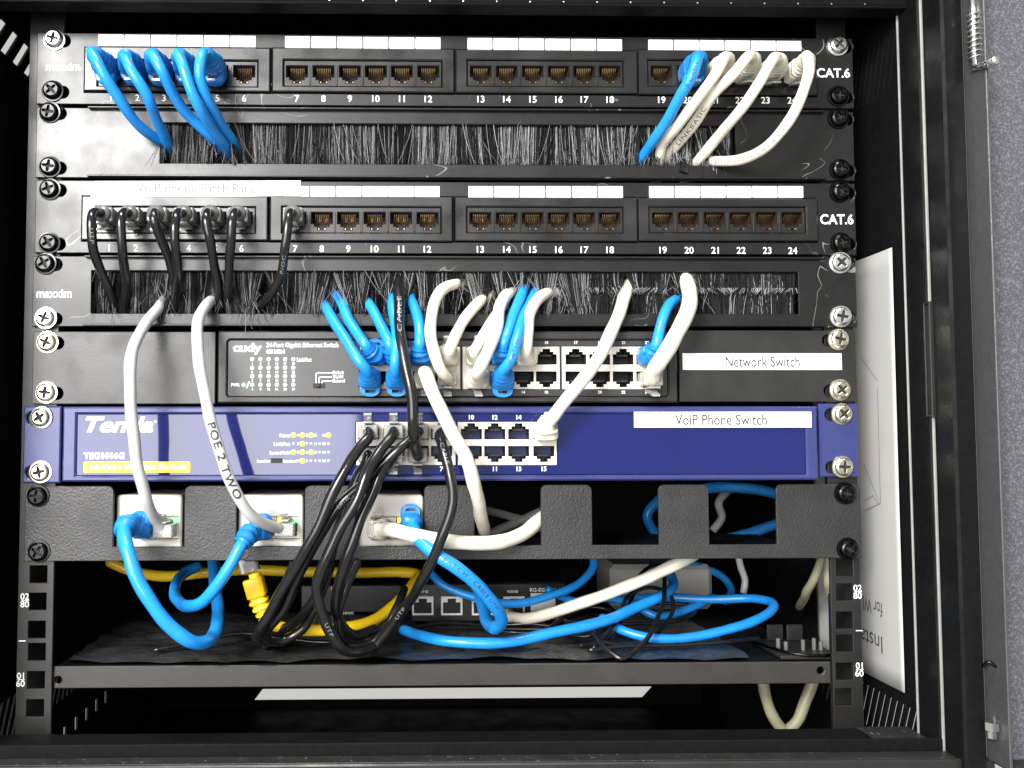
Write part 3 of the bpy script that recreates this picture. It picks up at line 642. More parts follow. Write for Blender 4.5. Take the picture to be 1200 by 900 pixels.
# ------------------------------------------------------------------ devices on the lower shelf
zs = zsh+.004
def device(name, label, cat, px, Yd, depth, mt, ztop=None):
    R = rect(*px, Yd); e = thing(name, label, cat, ((R[0]+R[1])/2, Yd+depth/2, zs))
    b = MB().box(R[0], R[1], Yd, Yd+depth, zs, R[3], .0035 if mt == M_GBOX else .0012); obj('housing', b, mt, e); return e, R
rt, R = device('router', 'black router with a row of silver-edged ports on the shelf', 'router', (482, 683, 664, 727, ), .098, .09, M_ROUTER)
R = (R[0], R[1], zs, R[3])
t = MB(); Yt = .098-.0003
for s, a in (('LAN0', (452+38, 691.5, 464+38, 695)), ('LAN1', (495+0, 686, 0, 0)), ('WAN0', (594, 691.5, 607, 695)), ('RG-EG105G', (621, 689, 652, 693.5))):
    if a[2]: text_rect(t, s, rect(*a, Yt), Yt, .02)
text_rect(t, 'LAN1', rect(487, 698, 500, 701.5, Yt), Yt, .02)
obj('printed_lettering', t, M_WHITE, rt)['kind'] = 'stuff'
R2 = rect(622, 695, 651, 730, Yt); b = MB().box(R2[0], R2[1], Yt-.0001, Yt+.0002, zs+.001, R2[3], .00005); stk = obj('info_sticker', b, M_PAPER, rt)
for x0 in (483, 517, 553, 590):
    q = rect(x0, 699, x0+25, 721, .097); b = MB().plate(R4(*q), [[(q[0]+.0013, q[2]+.0013), (q[1]-.0013, q[2]+.0013), (q[1]-.0013, q[3]-.004), (q[1]-.0045, q[3]-.004), (q[1]-.0045, q[3]-.0015), (q[0]+.0045, q[3]-.0015), (q[0]+.0045, q[3]-.004), (q[0]+.0013, q[3]-.004)]], .0966, .0979, .0002)
    b.add([(q[0], .0977, q[2]), (q[1], .0977, q[2]), (q[1], .0977, q[3]), (q[0], .0977, q[3])], [[0, 1, 2, 3]], 1); obj('port', b, [M_PAPER, M_DARK], rt)  # white frame colour stands in for the sheen of silver edges
ad, R = device('network_adapter', 'small black device with green light behind the black leads', 'adapter', (352, 685, 470, 727), .13, .06, M_ROUTER)
t = MB(); Yt = .1297; text_rect(t, 'Rev', rect(388, 687.5, 396, 691.5, Yt), Yt, .02); text_rect(t, 'HDMI', rect(402, 717, 414, 720, Yt), Yt, .03); text_rect(t, 'DC', rect(420, 721.5, 426, 725, Yt), Yt, .02); obj('printed_lettering', t, M_WHITE, ad)['kind'] = 'stuff'
link('led', ledg, ad, U(389, 711, .1296))
gb, R = device('power_adapter', 'pale grey power adapter at the back of the lower shelf', 'adapter', (716, 662, 836, 700), .135, .05, M_GBOX)
# black plastic tray with pins at the right end of the shelf
tr = thing('plastic_holder', 'black plastic holder with upright pins at shelf right end', 'holder', (U(940, 762, .03).x, .03, zsh))
X0, X1 = U(905, 765, .02).x, U(974, 765, .02).x
b = MB().box(X0, X1, .008, .050, zsh+.0004, zsh+.0030, .001); obj('base', b, M_ROUTER, tr)
b = MB().tube(spline([Vector((X0-.006, .05, zsh+.004)), Vector((X0+.004, .016, zsh+.004)), Vector((X0+.014, .0075, zsh+.0035)), Vector((X1, .0075, zsh+.0035))], 6), .0009, 8); obj('rim', b, M_SCREWB, tr, True)
for px, py, hgt in ((912, 745, .007), (921, 748, .005), (941, 744, .006), (954, 747, .007), (962, 750, .005)):
    p = U(px, py+13, .022); b = MB().tube([Vector((p.x, .022, zsh+.003)), Vector((p.x, .022, zsh+.003+hgt))], .0012, 8); obj('pin', b, M_SMOKE, tr)
for px in (908, 931):
    p = U(px, 740, .045); b = MB().box(p.x-.005, p.x+.005, .044, .046, zsh+.003, zsh+.013, .0006); obj('clip', b, M_ROUTER, tr)
# the printed sheet lying against the right side panel
xp = XW-.0012
A1, A2 = (-.0068, .075), None
zt1, zb1 = U(1058, 290, -.0068).z, U(1067, 812, -.0068).z
pm = thing('paper_sheet', 'white printed instruction sheet standing against the right cabinet wall', 'paper', (xp, .03, zb1))
b = MB(); vs = []; nn = 24
xq = lambda y, z: xp-.0004-.0015*(.5+.5*math.sin(y*60+z*9))*(.3+abs(y+.007)*6)
for j in range(nn+1):
    for i in range(nn+1):
        y = -.0068+.10*i/nn; z = zb1+(zt1-zb1)*j/nn; vs.append((xq(y, z), y, z+.000*y))
b.add(vs, [[j*(nn+1)+i, j*(nn+1)+i+1, (j+1)*(nn+1)+i+1, (j+1)*(nn+1)+i] for j in range(nn) for i in range(nn)])
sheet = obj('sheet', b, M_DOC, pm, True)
sm = sheet.modifiers.new('thickness', 'SOLIDIFY'); sm.thickness = .0002
t = MB()
def on_sheet(mb, pts2, fs): mb.add([(xq(y, z)-.0004, y, z) for y, z in pts2], fs)
def wall_text(s, py, pxn, w, h):                     # upside-down print
    d0 = (CAM.x-xp)  # noqa
    vs, fs, a, b_, c, d = glyphs(s, -.006); z = U(1035, py, .01).z
    on_sheet(t, [(pxn+(x-a)/(b_-a)*w, z-(y-c)/(d-c)*h) for x, y in vs], fs)
wall_text('Install', 748, .014, .030, .010); wall_text('for WLX', 708, .013, .030, .0085)
obj('sheet_lettering', t, M_INK, pm); t = MB()
def wline(y0, z0, y1, z1, w=.00032):
    d = Vector((y1-y0, z1-z0)); nrm = Vector((-d.y, d.x)).normalized()*w; k = 8; q = []
    for i in range(k+1):
        c_ = Vector((y0, z0))+d*i/k; q += [tuple(c_+nrm), tuple(c_-nrm)]
    on_sheet(t, q, [[2*i, 2*i+1, 2*i+3, 2*i+2] for i in range(k)])
zz = lambda py: U(1025, py, .01).z
wline(.012, zz(454), .012, zz(590)); wline(.030, zz(415), .012, zz(446)); wline(.030, zz(545), .0135, zz(588)); wline(.030, zz(602), .012, zz(590)); wline(.030, zz(590), .020, zz(582)); wline(.020, zz(582), .014, zz(592))
obj('sheet_drawing', t, M_DIMINK, pm)['kind'] = 'stuff'
# ------------------------------------------------------------------ cables
TEX = {}
def sect(p, a, b, w, h, n=14, e=.45):
    o = []
    for k in range(n):
        q = 2*math.pi*k/n; c, s_ = math.cos(q), math.sin(q)
        o.append(p+a*(w/2*math.copysign(abs(c)**e, c))+b*(h/2*math.copysign(abs(s_)**e, s_)))
    return o
def along(pts):
    L = [0.]
    for i in range(1, len(pts)): L.append(L[-1]+(pts[i]-pts[i-1]).length)
    return L
def at_s(pts, L, s):
    if s <= 0: return pts[0]+(pts[1]-pts[0]).normalized()*s
    for i in range(1, len(L)):
        if L[i] >= s: return pts[i-1].lerp(pts[i], (s-L[i-1])/max(L[i]-L[i-1], 1e-9))
    return pts[-1]
def make_boot(name, pts, L, parent, mt, length=.026, w0=.0128, h0=.0112, r=.0033, latch='down', ribs=True, start=.001):
    ns = 26; P = [at_s(pts, L, start+(length-start)*i/ns) for i in range(ns+1)]
    fr = frames(P, Vector((0, 0, 1)) if abs((P[1]-P[0]).normalized().z) < .8 else Vector((0, -1, 0))); rings = []
    for i, (p, t_, a, b_) in enumerate(fr):
        u = i/ns; k = max(0, (u-.5)/.5); k = k*k*(3-2*k)
        w = w0+(2*r+.0042-w0)*k; h = h0+(2*r+.0042-h0)*k
        if ribs and u > .42 and (i % 4) in (0, 1): w -= .0027; h -= .0027
        if i == 0: w *= .93; h *= .93
        rings.append(sect(p, a, b_, w, h, e=.45+.5*k))
    b = MB().loft(rings)
    if latch:                                        # arched latch guard with an opening
        s = -1 if latch == 'down' else 1
        p, t_, a, b_ = fr[7]; up_ = b_*s
        Mg = Matrix((a, t_, up_)).transposed().to_4x4(); Mg.translation = p
        g_out = [(-.0056, .002), (.0056, .002), (.0056, .0062)]+[(.0056*math.cos(math.pi*i/8), .0062+.0036*math.sin(math.pi*i/8)) for i in range(1, 8)]+[(-.0056, .0062)]
        g_in = [(-.0030, .0058), (.0030, .0058), (.0026, .0076), (-.0026, .0076)]
        b.plate(g_out, [g_in], .0035, -.0025, .0006, M=Mg)
    return obj(name, b, mt, parent, True)
def PX(p):
    d = p-CAM; k = FPX/d.dot(FW); return CX+d.dot(RT)*k, CY-d.dot(UP)*k
def near_s(pts, L, q):
    return min((((PX(p)[0]-q[0])**2+(PX(p)[1]-q[1])**2), l) for p, l in zip(pts, L))[1]
def tube_text(parent, pts, L, r, s, s0, s1, h, mt, flip=False):
    if isinstance(s0, tuple): s0, s1 = near_s(pts, L, s0), near_s(pts, L, s1)
    vs, fs, a, b_, c, d = glyphs(s, .02 if s.endswith('TWO') else -.004, 0., 1.15); o = []
    bm = bmesh.new(); bv = [bm.verts.new((x, y, 0)) for x, y in vs]
    for f in fs:
        try: bm.faces.new([bv[i] for i in f])
        except ValueError: pass
    bmesh.ops.triangulate(bm, faces=bm.faces[:]); bmesh.ops.subdivide_edges(bm, edges=bm.edges[:], cuts=3, use_grid_fill=True)
    bm.verts.index_update(); vs = [(v.co.x, v.co.y) for v in bm.verts]; fs = [[v.index for v in f.verts] for f in bm.faces]; bm.free()
    for x, y in vs:
        u = (x-a)/(b_-a); q = s0+(s1-s0)*(1-u if flip else u); hh = ((y-c)/(d-c)-.5)*h*(-1 if flip else 1)
        p = at_s(pts, L, q); p2 = at_s(pts, L, q+.0008); t_ = (p2-p).normalized()
        v = CAM-p; v = (v-t_*v.dot(t_)).normalized(); w = v.cross(t_)*(1 if s1 > s0 else -1)
        o.append(p+(r+.00012)*(math.cos(hh/r)*v+math.sin(hh/r)*w))
    obj('jacket_print', MB().add(o, fs), mt, parent)
RS = {.0041: .92, .0046: .90, .0039: .82, .0035: .87}
def cable(label, mt, r, pts, port=None, group=None, boot=None, bmt=None, plug=None, latch='down', out=.016, text=(), blen=.026, w0=.0128, h0=.0112, end=None, name='patch_cable', cat='cable', ribs=True):
    r *= RS.get(r, .88)
    P = []
    if port:
        p0 = U(port[0], port[1], port[2]); P = [p0+Vector((0, .006, 0)), p0, p0+Vector((0, -out, 0))]
    P += [U(*q) for q in pts]
    if len(pts) > 1 and .0085 < pts[-1][2] < .0185 and pts[-2][2] < .0085: P.append(U(pts[-1][0], pts[-1][1]+4, .035)); P.append(P[-1]+Vector((0, .03, -.006)))
    S_ = spline(P, 9); L = along(S_); q1, q2, q3 = [random.uniform(0, 6.28) for _ in range(3)]
    S_ = [p+Vector((math.sin(l*85+q1)+.5*math.sin(l*210+q2), .4*math.sin(l*120+q3), .6*math.sin(l*95+q2)))*(.00042*min(1, max(0, (l-.03)/.02))) for p, l in zip(S_, L)]; L = along(S_)
    e = thing(name, label, cat, tuple(P[1] if port else P[0]), group)
    st = 0
    rings = []; n = 12; fr = frames(S_)
    ph = random.uniform(0, 6)
    for i, (p, t_, a, b_) in enumerate(fr):
        rr_ = r*(1+.025*math.sin(L[i]*190+ph)+.015*math.sin(L[i]*420+ph*2))
        rings.append([p+rr_*(math.cos(2*math.pi*k/n)*a+math.sin(2*math.pi*k/n)*b_) for k in range(n)])
    # round the free end
    p, t_, a, b_ = fr[-1]
    for kk in (.5, .85): rings.append([p+t_*r*kk*.6+(q-p)*math.sqrt(1-kk*kk) for q in rings[len(fr)-1]])
    obj('jacket', MB().loft(rings), mt, e, True)
    if port and boot: make_boot('boot', S_, L, e, bmt or mt, blen+.006, w0, h0, r, latch if boot == 'guard' else None, ribs, start=.0075)
    if port and plug: clear_plug('plug', p0, latch, e, plug, L=.012)
    for tx in text: tube_text(e, S_, L, r, *tx)
    return e, S_, L
g1 = 'blue leads of the top patch panel'
RB = .0035
def head(px, py, Y): return (px, py, Y)
B1 = dict(boot='guard', bmt=M_BLUEB, group=g1, latch='down', plug=M_CLEAR, blen=.024)
cable('blue lead in port one, leftmost of the top patch panel', M_BLUE, RB, [(107, 61, -.033), (117, 80, -.037), (136, 110, -.031), (160, 143, -.018), (183, 163, -.003), (205, 172, .014)], (130, 86, -.002), **B1)
cable('blue lead in port two of the top patch panel', M_BLUE, RB, [(148, 68, -.033), (156, 86, -.037), (173, 116, -.031), (184, 143, -.016), (197, 168, .000), (203, 180, .012)], (161, 86, -.002), **B1)
cable('blue lead in port three of the top patch panel', M_BLUE, RB, [(178, 64, -.033), (189, 82, -.036), (204, 112, -.026), (224, 138, -.014), (250, 163, -.001), (265, 178, .014)], (192, 87, -.002), **B1)
cable('blue lead in port four of the top patch panel', M_BLUE, RB, [(208, 64, -.034), (217, 86, -.039), (232, 122, -.034), (250, 153, -.018), (264, 174, -.001), (270, 186, .014)], (223, 87, -.002), **B1)
cable('blue lead in port five of the top patch panel', M_BLUE, RB, [(238, 63, -.033), (235, 84, -.037), (243, 115, -.030), (259, 146, -.014), (272, 166, .000), (282, 178, .012)], (254.5, 87, -.002), **B1)
cable('lone blue lead in port twenty beside the cream leads', M_BLUE, RB, [(818, 69, -.033), (811, 88, -.038), (794, 117, -.030), (775, 151, -.016), (758, 178, -.001), (746, 194, .010)], (806, 88, -.002), text=[('E CABLE', (805, 100), (816, 78), .0020, M_INK)], **{**B1, 'group': None})
g2 = 'cream leads of the top patch panel'
B2 = dict(boot='plain', bmt=M_CREAMB, group=g2, latch='down', plug=M_CLEAR, blen=.022, ribs=True)
RC = .0034
cable('cream lead in port twenty-one, leftmost of the four cream ones', M_CREAM, RC, [(850, 67, -.032), (838, 88, -.037), (818, 115, -.030), (793, 147, -.018), (777, 170, -.004), (773, 190, .004), (774, 200, .014)], (837, 89, -.002), **B2)
cable('cream lead in port twenty-two, printed along its jacket', M_CREAM, RC, [(878, 65, -.033), (862, 85, -.037), (838, 110, -.029), (816, 140, -.016), (795, 167, -.003), (780, 186, .006), (776, 198, .016)], (867, 89, -.002), text=[('LINKBASIC', (794, 164), (826, 124), .0024, M_INK)], **B2)
cable('cream lead in port twenty-three running straight down to the brush', M_CREAM, RC, [(907, 68, -.033), (892, 95, -.038), (864, 133, -.028), (836, 166, -.010), (818, 189, .001), (808, 200, .014)], (897, 90, -.002), **B2)
cable('rightmost cream lead curving in a wide arc', M_CREAM, RC, [(945, 66, -.031), (948, 84, -.036), (939, 116, -.036), (921, 146, -.031), (897, 173, -.024), (868, 187, -.014), (843, 189, -.004), (822, 187, .010)], (928, 90, -.002), text=[('LINKBASIC CAT.6 PATCH UTP 4P', (842, 189), (944, 100), .0020, M_GREYINK)], **B2)
st = thing('cable_strap', 'short black strap end hanging from the upper brush', 'strap', U(802, 190, .002))
P = spline([U(808, 168, .004), U(805, 184, .001), U(801, 202, -.003)], 6); b = MB()
b.loft([sect(p, a, b_, .0052, .0012, 8) for p, t_, a, b_ in frames(P, Vector((0, -1, 0)))]); obj('strap', b, M_BLACKC, st)
# black leads of the lower patch panel
g3 = 'black leads of the lower patch panel'; RK = .0030
ordn = ['one', 'two', 'three', 'four', 'five', 'six', 'seven']
KP = [[(110, 249, -.022), (107, 258, -.026), (109, 284, -.025), (117, 314, -.016), (129, 345, -.004), (136, 368, .006)],
      [(145, 249, -.022), (142, 258, -.026), (143, 290, -.024), (146, 320, -.012), (147, 345, -.002), (147, 369, .008)],
      [(181, 249, -.022), (181, 258, -.025), (189, 280, -.020), (199, 307, -.010), (204, 330, -.001), (206, 345, .010)],
      [(209, 249, -.023), (206, 258, -.028), (205, 285, -.028), (207, 317, -.018), (206, 345, -.005), (205, 369, .006)],
      [(243, 249, -.022), (242, 258, -.026), (247, 284, -.024), (252, 316, -.013), (255, 345, -.003), (258, 370, .008)],
      [(275, 249, -.022), (272, 258, -.026), (270, 284, -.024), (269, 320, -.013), (268, 345, -.003), (267, 370, .008)],
      [(340, 249, -.022), (338, 258, -.026), (335, 285, -.026), (328, 322, -.018), (315, 349, -.008), (303, 360, .003), (296, 362, .012)]]
for i, (c_, kp) in enumerate(zip([128, 159, 190, 221, 252, 283, 346], KP)):
    cable('black lead in port %s of the lower patch panel' % ordn[i], M_BLACKC, RK, kp, (c_, 257, -.002), group=g3, plug=M_CLEAR, out=.014, boot='plain', bmt=M_SMOKE, blen=.014, w0=.0118, h0=.0098, ribs=False,
          text=[('UTP', (108, 268), (109, 284), .0017, M_DIMINK) if i == 0 else ('P/OC', (329, 318), (334, 298), .0017, M_DIMINK)] if i in (0, 6) else ())
# two long grey leads from the lower brush to the white boxes
cable('long grey lead from the lower brush to the leftmost white box', M_GREY, .0039, [(183, 610, -.008), (172, 587, -.022), (163, 549, -.030), (156, 507, -.034), (152, 465, -.036), (152, 435, -.035), (159, 402, -.028), (172, 378, -.016), (184, 362, -.003), (192, 347, .010)], (197, 620, .006), plug=M_CLEAR, out=.006, latch='up')
cable('long grey lead handwritten TWO from lower brush to second box', M_GREY, .0039, [(316, 616, -.012), (293, 602, -.026), (277, 580, -.032), (260, 539, -.035), (247, 490, -.036), (236, 440, -.036), (230, 398, -.032), (234, 371, -.020), (246, 355, -.004), (256, 350, .012)], (336, 618, .006), plug=M_CLEAR, out=.005, latch='up', text=[('POE 2 TWO', (249, 498), (279, 582), .0044, M_INK)])
# leads of the grey switch
g4 = 'blue leads of the grey switch'; g5 = 'cream leads of the grey switch'
YC = -.0026
DB = dict(boot='guard', bmt=M_BLUEB, group=g4, plug=None, blen=.020, out=.014)
cable('blue lead at grey switch, leftmost in its lower port row', M_BLUE, RB, [(429, 433, -.026), (422, 424, -.028), (409, 404, -.022), (393, 380, -.012), (382, 362, -.003), (375, 352, .010)], (434, 445, YC), latch='down', text=[('UTP PATCH', (392, 378), (412, 408), .0020, M_BLUEB)], **DB)
cable('blue lead at grey switch, leftmost in its upper port row', M_BLUE, RB, [(432, 410, -.020), (428, 404, -.022), (418, 389, -.016), (406, 370, -.008), (399, 355, .000), (394, 345, .010)], (439, 418, YC), latch='up', **DB)
cable('blue lead at grey switch, second of the upper port row', M_BLUE, RB, [(459, 411, -.020), (457, 404, -.022), (450, 388, -.016), (440, 370, -.008), (430, 355, .001), (424, 347, .012)], (464, 418, YC), latch='up', **DB)
cable('blue lead rising half hidden behind the long black lead', M_BLUE, RB, [(463, 433, -.026), (463, 422, -.028), (464, 405, -.024), (463, 376, -.012), (459, 350, .000), (455, 340, .010)], (465, 445, YC), latch='down', **DB)
cable('blue lead just right of the long black lead, short upright arch', M_BLUE, RB, [(492, 410, -.020), (492, 402, -.022), (491, 385, -.018), (487, 365, -.008), (482, 351, .001), (479, 344, .012)], (493, 418, YC), latch='up', **DB)
cable('blue lead arriving between two cream leads, upper switch port', M_BLUE, RB, [(589, 410, -.020), (591, 402, -.022), (597, 384, -.018), (606, 360, -.008), (615, 339, .002), (619, 330, .012)], (586.5, 418, YC), latch='up', **DB)
cable('blue lead with large ribbed boot in lower switch port', M_BLUE, RB, [(590, 434, -.027), (599, 421, -.031), (605, 400, -.027), (614, 374, -.016), (623, 351, -.003), (630, 335, .012)], (586.5, 446, YC), latch='down', text=[('PATCH', (598, 424), (606, 402), .0022, M_INK)], **{**DB, 'blen': .024})
cable('blue lead at far right of the grey switch, beside thick cream lead', M_BLUE, RB, [(765, 414, -.016), (769, 404, -.020), (774, 385, -.018), (782, 360, -.008), (797, 347, .006)], (757, 418, YC), latch='up', **{**DB, 'boot': 'plain', 'w0': .0118})
DC = dict(boot='plain', bmt=M_CREAMB, group=g5, plug=M_CLEAR, blen=.016, out=.012)
cable('cream lead bowing down from grey switch past the blue switch', M_CREAM, .0041, [(498, 437, -.028), (503, 448, -.036), (514, 474, -.038), (530, 507, -.036), (545, 536, -.034), (557, 572, -.028), (564, 603, -.010), (567, 628, .016)], (497, 444.5, YC), latch='down', **{**DC, 'w0': .0122})
cable('cream lead in upper port next to the tall cream arch', M_CREAM, .0037, [(526, 412, -.019), (529, 404, -.021), (536, 388, -.017), (546, 371, -.010), (560, 356, -.002), (576, 346, .010)], (523, 418, YC), latch='up', **DC)
cable('tall cream arch rising from lower switch port', M_CREAM, .0037, [(520, 439, -.022), (514, 428, -.026), (508, 408, -.026), (505, 380, -.022), (508, 356, -.016), (519, 339, -.008), (534, 333, .001), (548, 333, .014)], (523, 445, YC), latch='down', **{**DC, 'boot': None})
cable('cream lead half hidden behind a straighter cream lead', M_CREAM, .0037, [(556, 413, -.019), (560, 405, -.021), (570, 388, -.015), (583, 366, -.006), (593, 349, .004), (598, 342, .014)], (558, 418, YC), latch='up', **DC)
cable('straight cream lead with clear latch in lower switch port', M_CREAM, .0040, [(560, 436, -.027), (564, 427, -.031), (573, 408, -.028), (582, 384, -.020), (587, 360, -.010), (593, 346, -.001), (604, 342, .012)], (558, 445, YC), latch='down', **DC)
cable('cream lead curling over to the right from upper switch port', M_CREAM, .0038, [(616, 414, -.019), (617, 404, -.022), (618, 390, -.021), (621, 370, -.016), (630, 352, -.008), (642, 344, .001), (656, 343, .014)], (614, 419, YC), latch='up', **DC)
cable('thick cream lead arching into the last port of grey switch', M_CREAM, .0050, [(766, 435, -.018), (773, 424, -.024), (787, 402, -.026), (800, 376, -.024), (808, 352, -.015), (806, 334, -.003), (800, 322, .010)], (759, 445, YC), latch='down', plug=M_CLEAR, out=.010)
cable('cream lead slanting from the lower brush to blue switch', M_CREAM, .0042, [(641, 499, -.018), (650, 486, -.022), (668, 462, -.024), (693, 432, -.022), (712, 401, -.016), (724, 370, -.008), (732, 345, .000), (739, 328, .012)], (637.5, 505, -.006), latch='up', boot='plain', bmt=M_CREAMB, plug=M_PAPER, out=.010, blen=.016)
# black leads of the blue switch
YT = -.0055; g6 = 'black leads of the blue switch'; RL = .0035
DK = dict(plug=M_CLEAR, group=g6, out=.012)
cable('long black lead dropping from lower brush to the blue switch', M_BLACKC, .0036, [(487, 524, -.022), (485, 506, -.030), (482, 470, -.032), (477, 436, -.030), (471, 400, -.026), (468, 362, -.016), (466, 336, -.003), (470, 322, .010)], (489, 533, YT), latch='down', text=[('CABLE', (472, 392), (468, 352), .0024, M_DIMINK)], plug=M_SMOKE, out=.012)
cable('black lead from first upper port, farthest left in the bundle', M_BLACKC, RL, [(432, 512, -.024), (421, 525, -.028), (404, 553, -.032), (384, 592, -.034), (362, 637, -.032), (343, 672, -.026), (320, 712, -.018), (302, 742, -.010), (300, 749, .000), (312, 751, .010)], (432, 506, YT), latch='up', **DK)
cable('black lead from second upper port of the blue switch', M_BLACKC, RL, [(458, 513, -.024), (446, 528, -.028), (432, 550, -.033), (417, 587, -.036), (398, 623, -.036), (380, 662, -.034), (371, 693, -.030), (382, 732, -.024), (402, 761, -.016), (428, 762, -.006), (446, 748, .010), (452, 735, .030)], (461.3, 506, YT), latch='up', text=[('UTP', (381, 728), (388, 744), .0019, M_DIMINK)], **DK)
cable('black lead emerging behind the long black lead, third upper port', M_BLACKC, .0032, [(484, 512, -.020), (468, 526, -.024), (448, 544, -.024), (424, 568, -.026), (397, 595, -.028), (374, 630, -.026), (350, 672, -.022), (334, 712, -.014), (312, 742, -.006), (318, 752, .006)], (490, 506, YT), latch='up', text=[('CAT5E', (395, 596), (408, 582), .0022, M_DIMINK)], **DK)
cable('black lead from second lower port of the blue switch', M_BLACKC, RL, [(456, 540, -.022), (446, 556, -.026), (434, 585, -.028), (417, 622, -.030), (403, 664, -.028), (395, 695, -.020), (398, 728, -.010), (415, 745, .000), (438, 738, .014)], (461.3, 533, YT), latch='down', **DK)
cable('black lead from first lower port, hidden inside the bundle', M_BLACKC, .0032, [(429, 541, -.018), (420, 557, -.020), (408, 585, -.020), (395, 625, -.020), (383, 668, -.014), (366, 705, -.004), (345, 730, .006), (322, 742, .014)], (432, 533, YT), latch='down', **DK)
cable('black lead bowing right from last upper port of left block', M_BLACKC, .0033, [(515, 510, -.022), (519, 524, -.028), (527, 555, -.032), (530, 580, -.034), (523, 615, -.034), (508, 655, -.030), (490, 688, -.020), (468, 720, -.006), (448, 748, .000), (438, 762, .002)], (517.5, 506, YT), latch='up', text=[('CABLE', (518, 522), (524, 546), .0020, M_DIMINK), ('UTP', (466, 724), (476, 709), .0018, M_DIMINK)], **DK)
# leads at the white boxes
BX = dict(boot='guard', bmt=M_BLUEB, plug=None, out=.008, latch='up', w0=.0112, h0=.0105)
cable('blue lead hanging from the leftmost white box in a deep loop', M_BLUE, .0041, [(152, 613, -.012), (146, 626, -.026), (152, 652, -.034), (167, 691, -.036), (195, 730, -.034), (224, 752, -.028), (243, 752, -.018), (252, 738, -.002), (255, 712, .022), (252, 680, .045), (250, 655, .06)], (171, 619, .004), **{**BX, 'blen': .030})
cable('blue lead hanging from the second white box, short loop', M_BLUE, .0038, [(295, 624, -.012), (286, 634, -.022), (272, 660, -.026), (252, 690, -.024), (234, 706, -.018), (217, 710, -.006), (207, 700, .020), (205, 686, .04), (215, 672, .06), (232, 664, .07)], (310, 620, .004), **{**BX, 'blen': .030})
cable('blue lead from the third white box looping over the router', M_BLUE, .0042, [(484, 616, -.008), (489, 630, -.018), (505, 646, -.026), (535, 664, -.030), (562, 688, -.026), (580, 712, -.018), (587, 728, -.008), (580, 735, .004), (571, 728, .030), (562, 700, .06), (556, 680, .08)], (481, 610, .004), text=[('PATCH - CABLE UTP', (520, 655), (578, 708), .0024, M_INK)], **{**BX, 'blen': .014})
cable('cream lead from the third box sweeping right behind a tab', M_CREAM, .0046, [(460, 621, -.010), (480, 626, -.018), (510, 633, -.020), (550, 636, -.018), (590, 634, -.012), (613, 626, -.004), (630, 612, .006), (648, 596, .018)], (443, 619, .006), boot='plain', bmt=M_CREAMB, plug=M_CLEAR, out=.004, blen=.012, latch='up')
# loose leads on and behind the lower shelf
cable('yellow lead looping along the lower shelf', M_YEL, 0.004, [(298, 672, .004), (303, 692, .003), (309, 718, .004), (323, 733, .010), (360, 738, .016), (400, 737, .022), (435, 728, .034), (462, 708, .048), (484, 686, .062), (490, 674, .072), (470, 670, .078), (420, 671, .08), (360, 670, .08), (300, 668, .08), (240, 671, .08), (190, 675, .075), (155, 670, .07), (128, 658, .07)], None, name='patch_cable')
yb = bpy.data.objects['jacket']
ylw = [o for o in bpy.data.objects if o.get('label') == 'yellow lead looping along the lower shelf'][0]
S_ = spline([U(292, 662, .004), U(297, 680, .003), U(304, 704, .004), U(313, 722, .006)], 9); make_boot('boot', S_, along(S_), ylw, M_YEL, .032, .0118, .0105, .0036, None, True, start=.008)
b = MB(); fr = frames(spline([U(289, 652, .005), U(294, 670, .004)], 4), Vector((0, -1, 0))); b.loft([sect(p, a, b_, .0112, .0080) for p, t_, a, b_ in fr]); obj('plug', b, M_SMOKE, ylw)
cable('bright blue lead lying along the front of the shelf film', M_BLUE, 0.0038, [(472, 738, .050), (497, 746, .034), (530, 752, .022), (580, 754, .018), (645, 742, .020), (697, 731, .028), (743, 713, .042), (776, 698, .055), (788, 685, .07), (784, 668, .085)])
cable('dark blue lead sagging in front of the router ports', M_BLUE, 0.0031, [(505, 672, .080), (520, 686, .075), (560, 701, .070), (605, 707, .070), (650, 697, .075), (680, 682, .080), (694, 664, .085), (694, 645, .090)])
cable('blue lead lying in an oval loop at shelf right', M_BLUE, 0.0033, [(705, 724, .055), (728, 738, .040), (765, 748, .032), (820, 745, .032), (868, 734, .036), (900, 718, .048), (905, 707, .060), (885, 702, .075), (830, 702, .09), (770, 700, .10), (720, 702, .10)])
cable('dark blue lead arched in front of the grey adapter', M_BLUE, 0.0032, [(795, 658, 0.140), (820, 664, 0.140), (845, 675, 0.140), (856, 690, 0.140), (850, 705, 0.150)])
cable('cream lead rising from the router to the bracket underside', M_CREAM, .0042, [(602, 723, .086), (616, 725, .076), (645, 719, .066), (682, 707, .054), (725, 690, .042), (765, 675, .028), (797, 659, .018), (820, 645, .03)], (592, 720, .097), boot='plain', bmt=M_CREAMB, out=.006, blen=.010, w0=.011, h0=.010)
cable('thin black wire looping forward over the shelf edge', M_BLACKC, .0016, [(640, 724, .10), (668, 729, .06), (690, 737, .035), (706, 757, .014), (728, 772, .004), (750, 758, .012), (770, 725, .03), (779, 695, .05), (776, 668, .07), (762, 660, .08)], name='power_wire', cat='wire')
cable('thin black wire crossing behind the looping one', M_BLACKC, .0015, [(695, 760, .020), (712, 742, .030), (732, 715, .05), (745, 690, .07), (752, 672, .08), (770, 662, .09), (785, 670, .09), (792, 685, .09), (785, 698, .095)], name='power_wire', cat='wire')
cable('thin black wire lying flat near the oval blue loop', M_BLACKC, .0014, [(700, 730, .08), (740, 731, .075), (790, 728, .075), (815, 718, .085), (810, 709, .10), (740, 708, .11)], name='power_wire', cat='wire')
